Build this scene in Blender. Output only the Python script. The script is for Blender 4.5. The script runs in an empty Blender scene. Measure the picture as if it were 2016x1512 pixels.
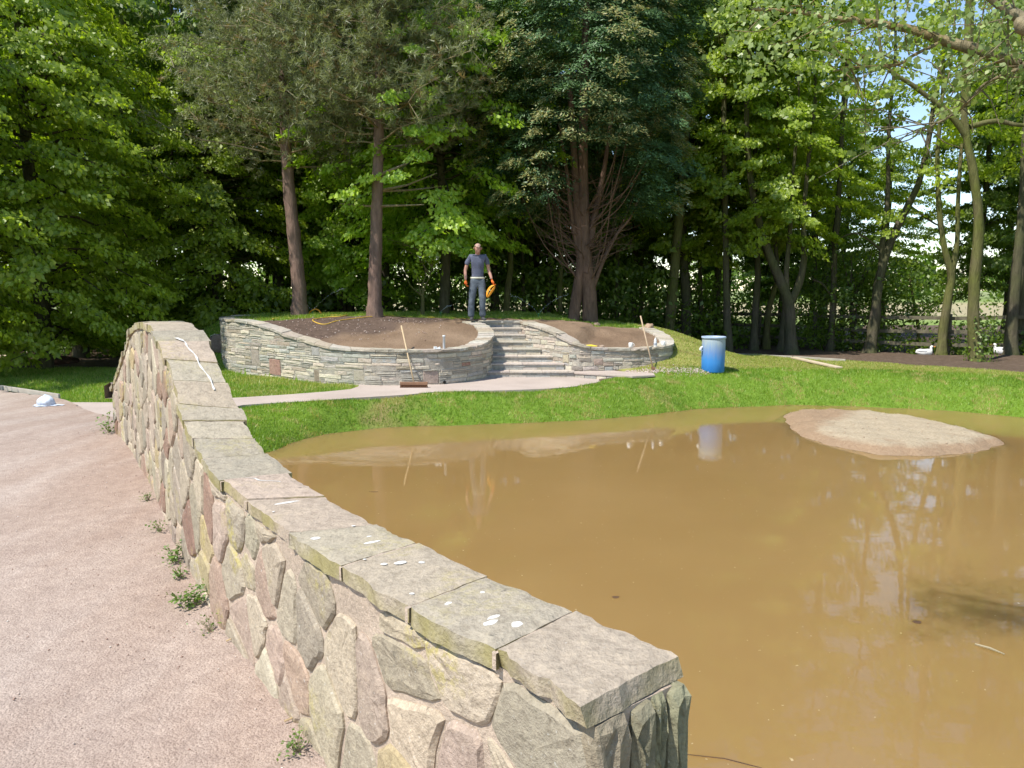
import bpy, bmesh, math, random
import numpy as np
from mathutils import Vector, Matrix, noise
PI = math.pi
rnd = random.Random(7)
NR = np.random.RandomState(7)
SC = bpy.context.scene
COL = SC.collection

# ------------------------------------------------------------------ camera, world, sun, exposure
PITCH = math.atan(186 / 1500)
cam_d = bpy.data.cameras.new('camera')
cam = bpy.data.objects.new('camera', cam_d); COL.objects.link(cam)
cam_d.sensor_width = 36; cam_d.lens = 36 * 1500 / 2016; cam_d.clip_start = .05; cam_d.clip_end = 3000
cam.location = (0, 0, 2.2); cam.rotation_euler = (PI / 2 - PITCH, 0, 0)
SC.camera = cam
SUN_EL = math.radians(57)
SUN_DIR = Vector((-.80, -.60, 0)).normalized() * math.cos(SUN_EL) + Vector((0, 0, math.sin(SUN_EL)))
world = bpy.data.worlds.new('World'); SC.world = world; world.use_nodes = True
wn = world.node_tree; wn.nodes.clear()
sky = wn.nodes.new('ShaderNodeTexSky'); sky.sky_type = 'NISHITA'; sky.sun_disc = False
sky.sun_elevation = SUN_EL; sky.sun_rotation = math.atan2(SUN_DIR.x, SUN_DIR.y)
sky.dust_density = .1; sky.air_density = 1.0; sky.ozone_density = 1.0
bg = wn.nodes.new('ShaderNodeBackground'); bg.inputs['Strength'].default_value = .15
wo = wn.nodes.new('ShaderNodeOutputWorld')
wn.links.new(sky.outputs[0], bg.inputs['Color']); wn.links.new(bg.outputs[0], wo.inputs['Surface'])
sun_d = bpy.data.lights.new('sun', 'SUN'); sun_d.energy = 4.5; sun_d.angle = math.radians(.55); sun_d.color = (1, .95, .87)
sun = bpy.data.objects.new('sun', sun_d); COL.objects.link(sun)
sun.rotation_euler = (-SUN_DIR).to_track_quat('-Z', 'Y').to_euler(); sun.location = (-8, -4, 20)
SC.view_settings.view_transform = 'Standard'; SC.view_settings.look = 'None'
SC.view_settings.exposure = .6; SC.view_settings.gamma = 1
try: SC.view_settings.use_curve_mapping = False
except Exception: pass
SC.cycles.max_bounces = 7; SC.cycles.diffuse_bounces = 4; SC.cycles.glossy_bounces = 3
SC.cycles.transmission_bounces = 5; SC.cycles.transparent_max_bounces = 6
SC.cycles.caustics_reflective = False; SC.cycles.caustics_refractive = False

# ------------------------------------------------------------------ helpers
def at(px, py, Y):
    """world point seen at photo pixel (px,py) at forward distance Y"""
    a = (px - 1008) / 1500; b = -(py - 756) / 1500
    r = (a, math.cos(PITCH) + b * math.sin(PITCH), -math.sin(PITCH) + b * math.cos(PITCH))
    k = Y / r[1]
    return Vector((r[0] * k, Y, r[2] * k + 2.2))
def atz(px, py, z):
    a = (px - 1008) / 1500; b = -(py - 756) / 1500
    r = (a, math.cos(PITCH) + b * math.sin(PITCH), -math.sin(PITCH) + b * math.cos(PITCH))
    k = (z - 2.2) / r[2]
    return Vector((r[0] * k, r[1] * k, z))

def tag(o, label=None, cat=None, group=None, kind=None):
    if label: o['label'] = label
    if cat: o['category'] = cat
    if group: o['group'] = group
    if kind: o['kind'] = kind
    return o
def empty(name, loc=(0, 0, 0), label=None, cat=None, group=None, rz=0):
    o = bpy.data.objects.new(name, None); COL.objects.link(o)
    o.location = loc; o.rotation_euler = (0, 0, rz); o.empty_display_size = .1
    return tag(o, label, cat, group)
def link(name, me, parent=None, m=None):
    if m is not None and len(me.materials) == 0: me.materials.append(m)
    o = bpy.data.objects.new(name, me); COL.objects.link(o)
    if parent is not None: o.parent = parent
    return o
def mesh(name, V, F, smooth=False):
    me = bpy.data.meshes.new(name)
    me.from_pydata([tuple(v) for v in V], [], F)
    me.validate()
    if smooth: me.polygons.foreach_set('use_smooth', [True] * len(me.polygons))
    return me
def np_mesh(name, V, F, attr=None, smooth=False):
    """V (n,3) float, F (m,k) int, attr dict of per-face floats"""
    me = bpy.data.meshes.new(name)
    n, (m, k) = len(V), F.shape
    me.vertices.add(n); me.vertices.foreach_set('co', np.ascontiguousarray(V, dtype=np.float32).ravel())
    me.loops.add(m * k); me.loops.foreach_set('vertex_index', np.ascontiguousarray(F, dtype=np.int32).ravel())
    me.polygons.add(m); me.polygons.foreach_set('loop_start', np.arange(0, m * k, k, dtype=np.int32))
    try: me.polygons.foreach_set('loop_total', np.full(m, k, dtype=np.int32))
    except Exception: pass
    me.update(calc_edges=True)
    for a, v in (attr or {}).items():
        at_ = me.attributes.new(a, 'FLOAT', 'FACE'); at_.data.foreach_set('value', np.ascontiguousarray(v, dtype=np.float32))
    if smooth: me.polygons.foreach_set('use_smooth', np.ones(m, dtype=bool))
    return me
class MB:
    """collects shapes; build() links them as one mesh object"""
    def __init__(s): s.V = []; s.F = []
    def add(s, V, F):
        b = len(s.V); s.V += [tuple(v) for v in V]; s.F += [tuple(i + b for i in f) for f in F]; return s
    def box(s, c, d, M=None):
        V = [Vector((x * d[0] / 2, y * d[1] / 2, z * d[2] / 2)) for x in (-1, 1) for y in (-1, 1) for z in (-1, 1)]
        if M is not None: V = [M @ v for v in V]
        V = [v + Vector(c) for v in V]
        return s.add(V, [(0, 1, 3, 2), (4, 6, 7, 5), (0, 4, 5, 1), (2, 3, 7, 6), (0, 2, 6, 4), (1, 5, 7, 3)])
    def tube(s, pts, rad, n=8, cap=True, jit=0):
        pts = [Vector(p) for p in pts]
        if not hasattr(rad, '__len__'): rad = [rad] * len(pts)
        V = []; up = Vector((0, 0, 1))
        t0 = (pts[1] - pts[0]).normalized()
        u = t0.orthogonal().normalized()
        for i, p in enumerate(pts):
            t = (pts[min(i + 1, len(pts) - 1)] - pts[max(i - 1, 0)])
            if t.length < 1e-9: t = t0
            t.normalize(); u = (u - t * u.dot(t))
            if u.length < 1e-6: u = t.orthogonal()
            u.normalize(); w = t.cross(u)
            for k in range(n):
                a = 2 * PI * k / n
                r = rad[i] * (1 + (jit * noise.noise(p * 2.3 + Vector((math.cos(a), math.sin(a), 0)) * 1.4) if jit else 0))
                V.append(p + (u * math.cos(a) + w * math.sin(a)) * r)
        F = []
        for i in range(len(pts) - 1):
            for k in range(n):
                F.append((i * n + k, i * n + (k + 1) % n, (i + 1) * n + (k + 1) % n, (i + 1) * n + k))
        if cap: F += [tuple(reversed(range(n))), tuple(range((len(pts) - 1) * n, len(pts) * n))]
        return s.add(V, F)
    def lathe(s, prof, n=20, c=(0, 0, 0)):
        V = [(c[0] + r * math.cos(2 * PI * k / n), c[1] + r * math.sin(2 * PI * k / n), c[2] + z) for r, z in prof for k in range(n)]
        F = [(i * n + k, i * n + (k + 1) % n, (i + 1) * n + (k + 1) % n, (i + 1) * n + k) for i in range(len(prof) - 1) for k in range(n)]
        return s.add(V, F)
    def build(s, name, m, parent=None, smooth=False):
        return link(name, mesh(name, s.V, s.F, smooth), parent, m)

def spline(pts, n=6):
    """catmull-rom through points"""
    P = [Vector(p) for p in pts]; P = [P[0] * 2 - P[1]] + P + [P[-1] * 2 - P[-2]]
    out = []
    for i in range(1, len(P) - 2):
        for k in range(n):
            t = k / n; a, b, c, d = P[i - 1], P[i], P[i + 1], P[i + 2]
            out.append(.5 * ((2 * b) + (c - a) * t + (2 * a - 5 * b + 4 * c - d) * t * t + (3 * b - a - 3 * c + d) * t ** 3))
    out.append(P[-2]); return out

# ------------------------------------------------------------------ materials
MATS = {}
class NT:
    def __init__(s, name):
        s.m = bpy.data.materials.new(name); s.m.use_nodes = True; s.t = s.m.node_tree; s.t.nodes.clear()
        s.out = s.t.nodes.new('ShaderNodeOutputMaterial'); MATS[name] = s.m
    def n(s, typ, **kw):
        nd = s.t.nodes.new('ShaderNode' + typ)
        for k, v in kw.items():
            if k in nd.inputs: nd.inputs[k].default_value = v
            else: setattr(nd, k, v)
        return nd
    def l(s, a, b): s.t.links.new(a, b)
    def coord(s, kind='Object'): return s.n('TexCoord').outputs[kind]
    def pos(s): return s.n('NewGeometry').outputs['Position']
    def noise(s, co, scale, detail=4, rough=.55, dist=0):
        nd = s.n('TexNoise'); nd.inputs['Scale'].default_value = scale; nd.inputs['Detail'].default_value = detail
        nd.inputs['Roughness'].default_value = rough; nd.inputs['Distortion'].default_value = dist
        s.l(co, nd.inputs['Vector']); return nd.outputs['Fac']
    def ramp(s, fac, stops):
        r = s.n('ValToRGB'); e = r.color_ramp.elements
        while len(e) < len(stops): e.new(.5)
        for i, (p, c) in enumerate(stops):
            e[i].position = p; e[i].color = (*c, 1) if len(c) == 3 else c
        s.l(fac, r.inputs[0]); return r.outputs[0]
    def mapr(s, fac, a, b, c=0, d=1):
        r = s.n('MapRange'); s.l(fac, r.inputs[0])
        for i, v in enumerate((a, b, c, d)): r.inputs[i + 1].default_value = v
        return r.outputs[0]
    def mix(s, fac, A, B, mode='MIX'):
        x = s.n('Mix'); x.data_type = 'RGBA'; x.blend_type = mode
        for v, i in ((fac, 0), (A, 6), (B, 7)):
            if hasattr(v, 'links'): s.l(v, x.inputs[i])
            else: x.inputs[i].default_value = v if i == 0 else (*v, 1)
        return x.outputs[2]
    def math(s, op, a, b=0):
        x = s.n('Math'); x.operation = op
        for i, v in enumerate((a, b)):
            if hasattr(v, 'links'): s.l(v, x.inputs[i])
            else: x.inputs[i].default_value = v
        return x.outputs[0]
    def attr(s, name):
        return s.n('Attribute', attribute_name=name)
    def bsdf(s, color, rough=.8, bump=None, bdist=.01, spec=.3, **kw):
        p = s.n('BsdfPrincipled')
        if hasattr(color, 'links'): s.l(color, p.inputs['Base Color'])
        else: p.inputs['Base Color'].default_value = (*color, 1)
        if hasattr(rough, 'links'): s.l(rough, p.inputs['Roughness'])
        else: p.inputs['Roughness'].default_value = rough
        p.inputs['Specular IOR Level'].default_value = spec
        for k, v in kw.items(): p.inputs[k].default_value = v
        if bump is not None:
            b = s.n('Bump'); b.inputs['Distance'].default_value = bdist; b.inputs['Strength'].default_value = 1
            s.l(bump, b.inputs['Height']); s.l(b.outputs[0], p.inputs['Normal'])
        s.l(p.outputs[0], s.out.inputs[0]); return p
def scl(c, k): return tuple(x * k for x in c)
def simple(name, c, rough=.6, var=.25, scale=6, bump=0, spec=.3, **kw):
    t = NT(name); co = t.coord(); f = t.noise(co, scale)
    col = t.ramp(f, [(.3, scl(c, 1 - var)), (.7, scl(c, 1 + var))])
    t.bsdf(col, rough, t.noise(co, scale * 6) if bump else None, bump, spec, **kw); return t.m

def stone_mat(name, lichen=0.0, coarse=1.0, side=0):
    t = NT(name); co = t.pos()
    oi = t.n('ObjectInfo')
    n1 = t.noise(co, 3.5 * coarse, 6, .65); n2 = t.noise(co, 22 * coarse, 5, .7); n3 = t.noise(co, 90 * coarse, 3, .7)
    base = oi.outputs['Color']
    c = t.mix(t.mapr(n1, .35, .7), base, (.38, .315, .235), 'MIX')
    c = t.mix(.35, base, c)
    c = t.mix(1, c, t.ramp(n2, [(.3, (.74, .73, .71)), (.5, (.98, .98, .98)), (.72, (1.15, 1.14, 1.1))]), 'MULTIPLY')
    c = t.mix(1, c, t.ramp(n3, [(.35, (.84, .83, .82)), (.5, (1, 1, 1)), (.7, (1.1, 1.1, 1.08))]), 'MULTIPLY')
    if lichen:
        l1 = t.noise(co, 2.2, 3, .5); l2 = t.noise(co, 34, 5, .75)
        f = t.math('MULTIPLY', t.mapr(l1, .56, .64), t.mapr(l2, .45, .58))
        c = t.mix(t.math('MULTIPLY', f, lichen), c, (.42, .36, .07))
        l3 = t.noise(co, 55, 3, .6); c = t.mix(t.math('MULTIPLY', t.mapr(l3, .66, .71), .75 * lichen), c, (.62, .61, .56))
        l4 = t.noise(co, 26, 3, .6, 1); c = t.mix(t.math('MULTIPLY', t.mapr(l4, .67, .74), .6), c, (.09, .085, .07))
    if side:
        sx = t.n('SeparateXYZ'); t.l(t.n('NewGeometry').outputs['True Normal'], sx.inputs[0])
        f = t.math('MULTIPLY', t.mapr(sx.outputs[2], .5, .2), t.mapr(t.noise(co, 5, 4), .40, .62, 0, side)); c = t.mix(f, c, (.27, .235, .085))
    h = t.math('ADD', t.math('MULTIPLY', n2, 1.0), t.math('ADD', t.math('MULTIPLY', n3, .35), t.math('MULTIPLY', n1, 1.2)))
    t.bsdf(c, .92, h, .010 / coarse, .15); return t.m
M_STONE = stone_mat('field_stone', .55)
M_COPE = stone_mat('coping_stone', .2, 1, .75)
M_BSTONE = stone_mat('walling_stone', 0, .7)
def mortar(name, c, d=.012):
    t = NT(name); co = t.pos(); n1 = t.noise(co, 5, 4); n2 = t.noise(co, 60, 5, .75)
    col = t.mix(1, t.ramp(n1, [(.3, scl(c, .8)), (.7, scl(c, 1.12))]), t.ramp(n2, [(.3, (.75, .75, .75)), (.7, (1.15, 1.15, 1.15))]), 'MULTIPLY')
    t.bsdf(col, .95, n2, d, .1); return t.m
M_MORTAR = mortar('pink_mortar', (.56, .45, .35))
M_MORTAR2 = mortar('pale_mortar', (.43, .39, .325), .02)

def leaf_mat(name, dark, light, trans=.45, extra=None, rough=.5, spec=.35):
    """tint attribute 0..1 goes dark > light, 2..3 goes to the extra colour"""
    t = NT(name); a = t.attr('tint').outputs['Fac']
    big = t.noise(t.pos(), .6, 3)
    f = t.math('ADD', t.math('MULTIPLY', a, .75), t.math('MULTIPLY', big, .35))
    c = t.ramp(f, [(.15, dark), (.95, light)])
    if extra: c = t.mix(t.mapr(a, 1.4, 2.4), c, extra)
    d = t.n('BsdfDiffuse'); t.l(c, d.inputs[0])
    tr = t.n('BsdfTranslucent'); t.l(t.mix(1, c, (1.25, 1.35, .7), 'MULTIPLY'), tr.inputs[0])
    m1 = t.n('MixShader'); m1.inputs[0].default_value = trans; t.l(d.outputs[0], m1.inputs[1]); t.l(tr.outputs[0], m1.inputs[2])
    g = t.n('BsdfGlossy'); g.inputs['Roughness'].default_value = rough; g.inputs[0].default_value = (1, 1, 1, 1)
    m2 = t.n('MixShader'); m2.inputs[0].default_value = .035 * spec / .35; t.l(m1.outputs[0], m2.inputs[1]); t.l(g.outputs[0], m2.inputs[2])
    t.l(m2.outputs[0], t.out.inputs[0]); return t.m
M_MAPLE = leaf_mat('maple_leaf', (.12, .205, .012), (.45, .55, .035), .55)
M_LIME = leaf_mat('fresh_leaf', (.20, .36, .015), (.50, .66, .05), .55)
M_OAK = leaf_mat('wood_leaf', (.055, .115, .014), (.24, .34, .03), .5)
M_POPLAR = leaf_mat('poplar_leaf', (.12, .19, .035), (.34, .42, .14), .45, None, .45, .4)
M_PINE = leaf_mat('pine_needle', (.11, .13, .055), (.33, .35, .165), .35, (.26, .18, .08))
M_CYP = leaf_mat('cypress_spray', (.018, .058, .02), (.12, .215, .078), .25, (.36, .29, .10))
M_GRASS = leaf_mat('grass_blade', (.13, .25, .012), (.30, .43, .035), .4, (.47, .40, .14))
M_WEED = leaf_mat('weed_leaf', (.07, .14, .02), (.17, .27, .05), .35)
def bark(name, c, c2, sc=1):
    t = NT(name); co = t.coord(); mp = t.n('Mapping'); mp.inputs['Scale'].default_value = (7 * sc, 7 * sc, 1.6 * sc); t.l(co, mp.inputs[0])
    n1 = t.noise(mp.outputs[0], 2, 6, .7, .6); n2 = t.noise(co, 1.2, 3)
    col = t.mix(t.mapr(n2, .35, .65), t.ramp(n1, [(.3, scl(c, .5)), (.6, c), (.8, scl(c, 1.3))]), t.ramp(n1, [(.3, scl(c2, .5)), (.7, c2)]))
    t.bsdf(col, .9, n1, .04, .15); return t.m
M_PBARK = bark('pine_bark', (.25, .165, .13), (.27, .185, .14))
M_BARK = bark('grey_bark', (.12, .10, .07), (.11, .115, .05))
M_MOSS = bark('mossy_bark', (.16, .14, .07), (.15, .165, .04))
M_CBARK = bark('cypress_bark', (.22, .135, .095), (.19, .125, .09))
M_TWIG = simple('pale_twig', (.30, .255, .16), .8, .2, 5)
M_PTWIG = bark('poplar_bark', (.27, .235, .16), (.32, .24, .10))

# ------------------------------------------------------------------ plan of the place
def npl(P): return np.array([[p[0], p[1]] for p in P], float)
PARA = [(.18, 1.43, 1.37), (-.03, 1.69, 1.37), (-.27, 1.95, 1.365), (-.52, 2.28, 1.355), (-.79, 2.65, 1.34), (-1.1, 3.09, 1.335), (-1.3, 3.36, 1.35),
        (-1.5, 3.65, 1.385), (-1.64, 3.88, 1.445), (-1.75, 4.05, 1.505), (-1.85, 4.21, 1.57), (-1.975, 4.42, 1.68), (-2.1, 4.62, 1.785), (-2.26, 4.9, 1.875),
        (-2.4, 5.13, 1.93), (-2.66, 5.59, 1.955), (-3.1, 6.33, 1.93), (-3.45, 6.9, 1.84), (-3.72, 7.35, 1.71), (-4.0, 7.78, 1.5), (-4.31, 8.23, 1.27), (-4.5, 8.5, 1.12)]
LWALL = [(-6.75, 18.9, 1.58), (-6.8, 18.0, 1.57), (-6.62, 17.3, 1.56), (-6.25, 16.75, 1.56), (-5.8, 16.35, 1.555), (-5.14, 15.8, 1.46), (-4.57, 15.3, 1.33), (-4.05, 14.9, 1.23), (-3.56, 14.5, 1.14),
         (-3.0, 14.22, 1.11), (-2.32, 14.05, 1.10), (-1.5, 14.15, 1.09), (-1.04, 14.45, 1.085), (-.66, 14.95, 1.12), (-.46, 15.5, 1.20), (-.40, 16.0, 1.29), (-.47, 16.5, 1.38), (-.64, 16.95, 1.46), (-.88, 17.3, 1.50)]
RWALL = [(.22, 17.3, 1.50), (.24, 17.0, 1.49), (.40, 16.6, 1.47), (.60, 16.3, 1.42), (.84, 16.0, 1.33), (1.06, 15.75, 1.22), (1.3, 15.55, 1.12), (1.6, 15.55, 1.04), (2.0, 15.65, 1.01), (2.6, 15.78, 1.0), (3.05, 15.95, 1.0),
         (3.36, 16.2, 1.03), (3.5, 16.6, 1.09), (3.5, 17.1, 1.17), (3.4, 17.6, 1.26), (3.28, 18.05, 1.32)]
def shift_left(P, k):
    out = []
    for i, p in enumerate(P):
        a, b = P[max(0, i - 1)], P[min(len(P) - 1, i + 1)]; dx, dy = b[0] - a[0], b[1] - a[1]; L = math.hypot(dx, dy)
        out.append((p[0] - dy / L * k, p[1] + dx / L * k, p[2]))
    return out
LWALL = shift_left(LWALL, .14); RWALL = shift_left(RWALL, .13)
BACK = [(3.28, 18.05), (3.1, 19.6), (1.2, 21.0), (-1.5, 21.6), (-4.5, 21.3), (-6.4, 20.2), (-6.75, 18.9)]
SHORE_PX = [(542, 886), (598, 864), (660, 851), (730, 842), (900, 837), (1050, 832), (1200, 824), (1300, 814), (1372, 805), (1480, 800), (1570, 797), (1700, 800), (1870, 808), (2016, 822)]
POND = npl([atz(px, py, 0) for px, py in SHORE_PX] + [(10.2, 11.9), (9.4, 9.6), (7.5, 7.6), (5.5, 5.6), (4.4, 4.2), (3.6, 2.6), (2.6, 1.3), (1.2, .75), (.62, 1.3), (-.1, 2.1), (-1.2, 3.7), (-2.4, 5.6), (-3.5, 7.6), (-3.95, 9.2)])
MOUND = npl([p[:2] for p in LWALL] + [(-1.0, 17.95), (.36, 17.95)] + [p[:2] for p in RWALL] + BACK[1:-1])

PATH_NEAR = [(126, 800), (228, 842), (300, 838), (400, 812), (480, 797), (540, 793), (600, 790), (700, 783), (800, 777), (860, 771), (1000, 768), (1080, 765), (1130, 761), (1180, 752), (1237, 742)]
PATH_FAR = [(109, 792), (225, 792), (350, 789), (480, 782), (560, 777), (640, 771), (690, 766), (705, 761)]
pn = [atz(px, py, .43)[:2] for px, py in PATH_NEAR]
pf = [atz(px, py, .43)[:2] for px, py in PATH_FAR] + [(-2.9, 14.5), (-2.3, 14.35), (-1.4, 14.5), (-.8, 15.2), (-.5, 15.75), (1.3, 15.75), (2.2, 15.3)]
PATHP = npl(pn + pf[::-1])
def seg_dist(P, A, B):
    d = B - A; L = (d ** 2).sum() + 1e-12
    t = np.clip(((P - A) @ d) / L, 0, 1)
    return np.hypot(*(P - (A + t[:, None] * d)).T), t
def poly_sd(P, poly):
    """signed distance, positive outside"""
    m = np.full(len(P), 1e9); ins = np.zeros(len(P), bool); n = len(poly)
    for i in range(n):
        A, B = poly[i], poly[(i + 1) % n]
        d, _ = seg_dist(P, A, B); m = np.minimum(m, d)
        c = ((A[1] > P[:, 1]) != (B[1] > P[:, 1]))
        with np.errstate(divide='ignore', invalid='ignore'):
            xx = (B[0] - A[0]) * (P[:, 1] - A[1]) / (B[1] - A[1] + 1e-15) + A[0]
        ins ^= c & (P[:, 0] < xx)
    return np.where(ins, -m, m)
def line_near(P, line):
    m = np.full(len(P), 1e9); z = np.zeros(len(P))
    L = np.array(line, float)
    for i in range(len(L) - 1):
        d, t = seg_dist(P, L[i, :2], L[i + 1, :2])
        zz = L[i, 2] + t * (L[i + 1, 2] - L[i, 2]) if L.shape[1] > 2 else t * 0
        k = d < m; m = np.where(k, d, m); z = np.where(k, zz, z)
    return m, z
def sm(t): t = np.clip(t, 0, 1); return t * t * (3 - 2 * t)
def wav(x, y, f, p=0): return np.sin(x * f * 1.3 + y * f * .7 + p) * np.sin(x * f * .5 - y * f * 1.1 + p * 2.1)
def hfun(x, y):
    x = np.asarray(x, float); y = np.asarray(y, float); sh = x.shape
    x = x.ravel(); y = y.ravel(); P = np.stack([x, y], 1)
    dp = poly_sd(P, POND) + .045 * wav(x, y, 3.3, 2) + .02 * wav(x, y, 9.1, 5)
    g = .4 + .13 * sm((x - 1.4) / .9) * sm((y - 8) / 3)
    g = g + (.33 - g) * sm((y - 19) / 3)
    g = g + .02 * wav(x, y, 1.7, 1) + .01 * wav(x, y, 4.1, 2)
    g = np.where(y < 9, np.minimum(g, .48), g)
    dpp = np.maximum(poly_sd(P, PATHP), 0); wid_ = np.clip(dp + dpp - .06, .35, 1.45); b = np.clip(dp / wid_, 0, 1); bank = g * (1 - (1 - b) ** 1.9)
    h = np.where(dp > 0, bank, -.6 * np.clip(-dp / .6, 0, 1))
    md = poly_sd(P, MOUND); dc, _ = line_near(P, [(a, b_, 0) for a, b_ in BACK])
    Hm = 1.56 - .07 * np.maximum(0, x) + .03 * wav(x, y, .9, 3)
    lw, lz = line_near(P, LWALL); rw, rz = line_near(P, RWALL)
    dw = np.minimum(lw, rw); zw = np.where(lw < rw, lz, rz)
    hin = (zw - .045) + (Hm - (zw - .045)) * np.clip(dw / 2.9, 0, 1) ** .9 + .014 * wav(x, y, 6, 1) + .011 * wav(x, y, 14, 4) + .006 * wav(x, y, 29, 2)
    fall = 1 - sm(dc / np.where(x < 0, 2.3, 2.9))
    hout = h + (Hm - .02 - h) * fall
    land = (y > 17.25) & (x > -1.0) & (x < .4) & (y < 18.0)
    r = np.where(md < 0, hin, np.where(dp > 0, hout, h))
    return r.reshape(sh)

# zones: 1 lush grass 2 dry turf 3 red soil 4 dark soil 5 wood floor
RL = np.array([(5.2, 22.5), (6.0, 21.0), (6.55, 19.3), (7.7, 18.0), (8.9, 16.8), (10.4, 15.5), (13, 13.5), (18, 11.5)])
def zones(x, y):
    P = np.stack([x, y], 1); dp = poly_sd(P, POND); md = poly_sd(P, MOUND)
    z = np.full(len(x), 5)
    lim = np.interp(x, RL[:, 0], RL[:, 1]); lim = np.where(x < 5.2, 22.5, lim)
    z = np.where((y < lim) & (x > 2.2), 2, z)
    z = np.where((dp < 1.55) & (x > -5) , 1, z)
    lw_ = line_near(P, LWALL)[0]
    z = np.where((x < -2.2) & (x > -13) & (y < 18.6 + .12 * x) & (y > 9), 1, z)
    dc, _ = line_near(P, [(a, b_, 0) for a, b_ in BACK])
    z = np.where((md >= 0) & (dc < 1.5) & (y > 17.3) & (x < 2.8), 1, z)
    z = np.where((md < 0), 1, z)
    gl = np.interp(x, [-6.5, -5.3, -4.4, -2, 0, 3.4], [16.2, 16.9, 18.3, 18.5, 18.35, 18.25]) + .06 * np.sin(x * 9)
    z = np.where((md < 0) & (y < gl), 3, z)
    return z

# ------------------------------------------------------------------ ground
def grid_obj(name, xs, ys, mat, hf=hfun, cols=True):
    X, Y = np.meshgrid(xs, ys); Z = hf(X, Y); nx, ny = len(xs), len(ys)
    V = np.stack([X.ravel(), Y.ravel(), Z.ravel()], 1)
    i = np.arange(nx - 1)[None, :] + np.arange(ny - 1)[:, None] * nx; i = i.ravel()
    F = np.stack([i, i + 1, i + nx + 1, i + nx], 1)
    me = np_mesh(name, V, F, smooth=True); me.materials.append(mat)
    if cols:
        zz = zones(V[:, 0], V[:, 1]); c = np.zeros((len(V), 4), np.float32); c[:, 3] = 1
        c[:, 0] = zz == 1; c[:, 1] = zz == 2; c[:, 2] = zz == 3
        a = me.color_attributes.new('zone', 'FLOAT_COLOR', 'POINT'); a.data.foreach_set('color', c.ravel())
    o = link(name, me); return tag(o, kind='structure')
def ground_mat():
    t = NT('ground'); co = t.pos(); z = t.attr('zone').outputs['Color']
    sp = t.n('SeparateColor'); t.l(z, sp.inputs[0])
    n1 = t.noise(co, .8, 4); n2 = t.noise(co, 9, 5, .7); n3 = t.noise(co, 45, 4, .7)
    wood = t.ramp(n2, [(.3, (.075, .052, .036)), (.55, (.13, .092, .066)), (.75, (.20, .15, .11))])
    green = t.ramp(n2, [(.25, (.10, .18, .02)), (.75, (.18, .28, .04))])
    green = t.mix(t.mapr(n1, .56, .68), green, (.24, .21, .08))
    dry = t.ramp(n2, [(.25, (.20, .21, .06)), (.5, (.29, .29, .09)), (.75, (.38, .33, .13))])
    # rolls of turf, seams run across
    mp = t.n('Mapping'); mp.inputs['Rotation'].default_value = (0, 0, .12); t.l(co, mp.inputs[0])
    wv = t.n('TexWave'); wv.bands_direction = 'Y'; wv.inputs['Scale'].default_value = .42; wv.inputs['Distortion'].default_value = 1.5; wv.inputs['Detail'].default_value = 2; wv.inputs['Detail Scale'].default_value = 1.2
    t.l(mp.outputs[0], wv.inputs[0])
    dry = t.mix(t.mapr(wv.outputs['Fac'], .88, 1.0, 0, .55), dry, (.15, .11, .06))
    red = t.ramp(n1, [(.35, (.18, .122, .08)), (.65, (.28, .20, .135))])
    red = t.mix(1, red, t.ramp(n3, [(.3, (.7, .68, .66)), (.7, (1.2, 1.2, 1.2))]), 'MULTIPLY')
    # darker soil colour towards the back left
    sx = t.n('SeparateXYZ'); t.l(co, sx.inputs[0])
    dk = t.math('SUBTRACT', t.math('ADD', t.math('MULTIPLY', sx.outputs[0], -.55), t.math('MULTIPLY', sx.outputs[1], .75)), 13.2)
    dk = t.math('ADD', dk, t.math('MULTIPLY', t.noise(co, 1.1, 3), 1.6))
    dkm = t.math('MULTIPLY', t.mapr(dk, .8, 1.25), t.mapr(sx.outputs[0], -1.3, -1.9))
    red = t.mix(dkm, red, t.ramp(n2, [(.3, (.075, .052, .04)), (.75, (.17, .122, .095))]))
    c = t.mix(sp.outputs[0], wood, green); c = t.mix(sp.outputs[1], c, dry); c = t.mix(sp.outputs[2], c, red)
    t.bsdf(c, .95, t.math('ADD', n2, t.math('MULTIPLY', n3, .5)), .035, .1); return t.m
M_GROUND = ground_mat()
xs = np.concatenate([np.arange(-30, -15, 1.0), np.arange(-15, 14.0, .12), np.arange(14, 32, 1.0)])
ys = np.concatenate([np.arange(-8, 0, 1.0), np.arange(0, 8, .25), np.arange(8, 23, .12), np.arange(23, 41, .6)])
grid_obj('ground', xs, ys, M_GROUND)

def field_mat():
    t = NT('crop_field'); co = t.pos(); sx = t.n('SeparateXYZ'); t.l(co, sx.inputs[0])
    n = t.noise(co, .25, 5, .7); n2 = t.noise(co, 1.6, 4, .7)
    v = t.math('ADD', sx.outputs[1], t.math('MULTIPLY', n, 10))
    c = t.ramp(t.mapr(v, 35, 335), [(0, (.17, .25, .05)), (.06, (.20, .27, .07)), (.10, (.34, .29, .17)), (.28, (.36, .31, .17)), (.36, (.20, .26, .08)), (.8, (.24, .27, .12))])
    c = t.mix(1, c, t.ramp(n2, [(.3, (.75, .75, .75)), (.7, (1.2, 1.2, 1.2))]), 'MULTIPLY')
    t.bsdf(c, .95, None, .01, .1); return t.m
def ffield(x, y): return .22 + .0 * x + .25 * wav(x, y, .013) * sm((np.hypot(x, y) - 60) / 80) - .1 * sm((8 - y) / 1.0)
me_f = MB()
o = grid_obj('field', np.concatenate([np.linspace(-1200, -120, 10), np.linspace(-110, 110, 23), np.linspace(120, 1200, 10)]), np.concatenate([np.linspace(40.4, 140, 20), np.linspace(160, 1600, 14)]), field_mat(), ffield, False)
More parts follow.
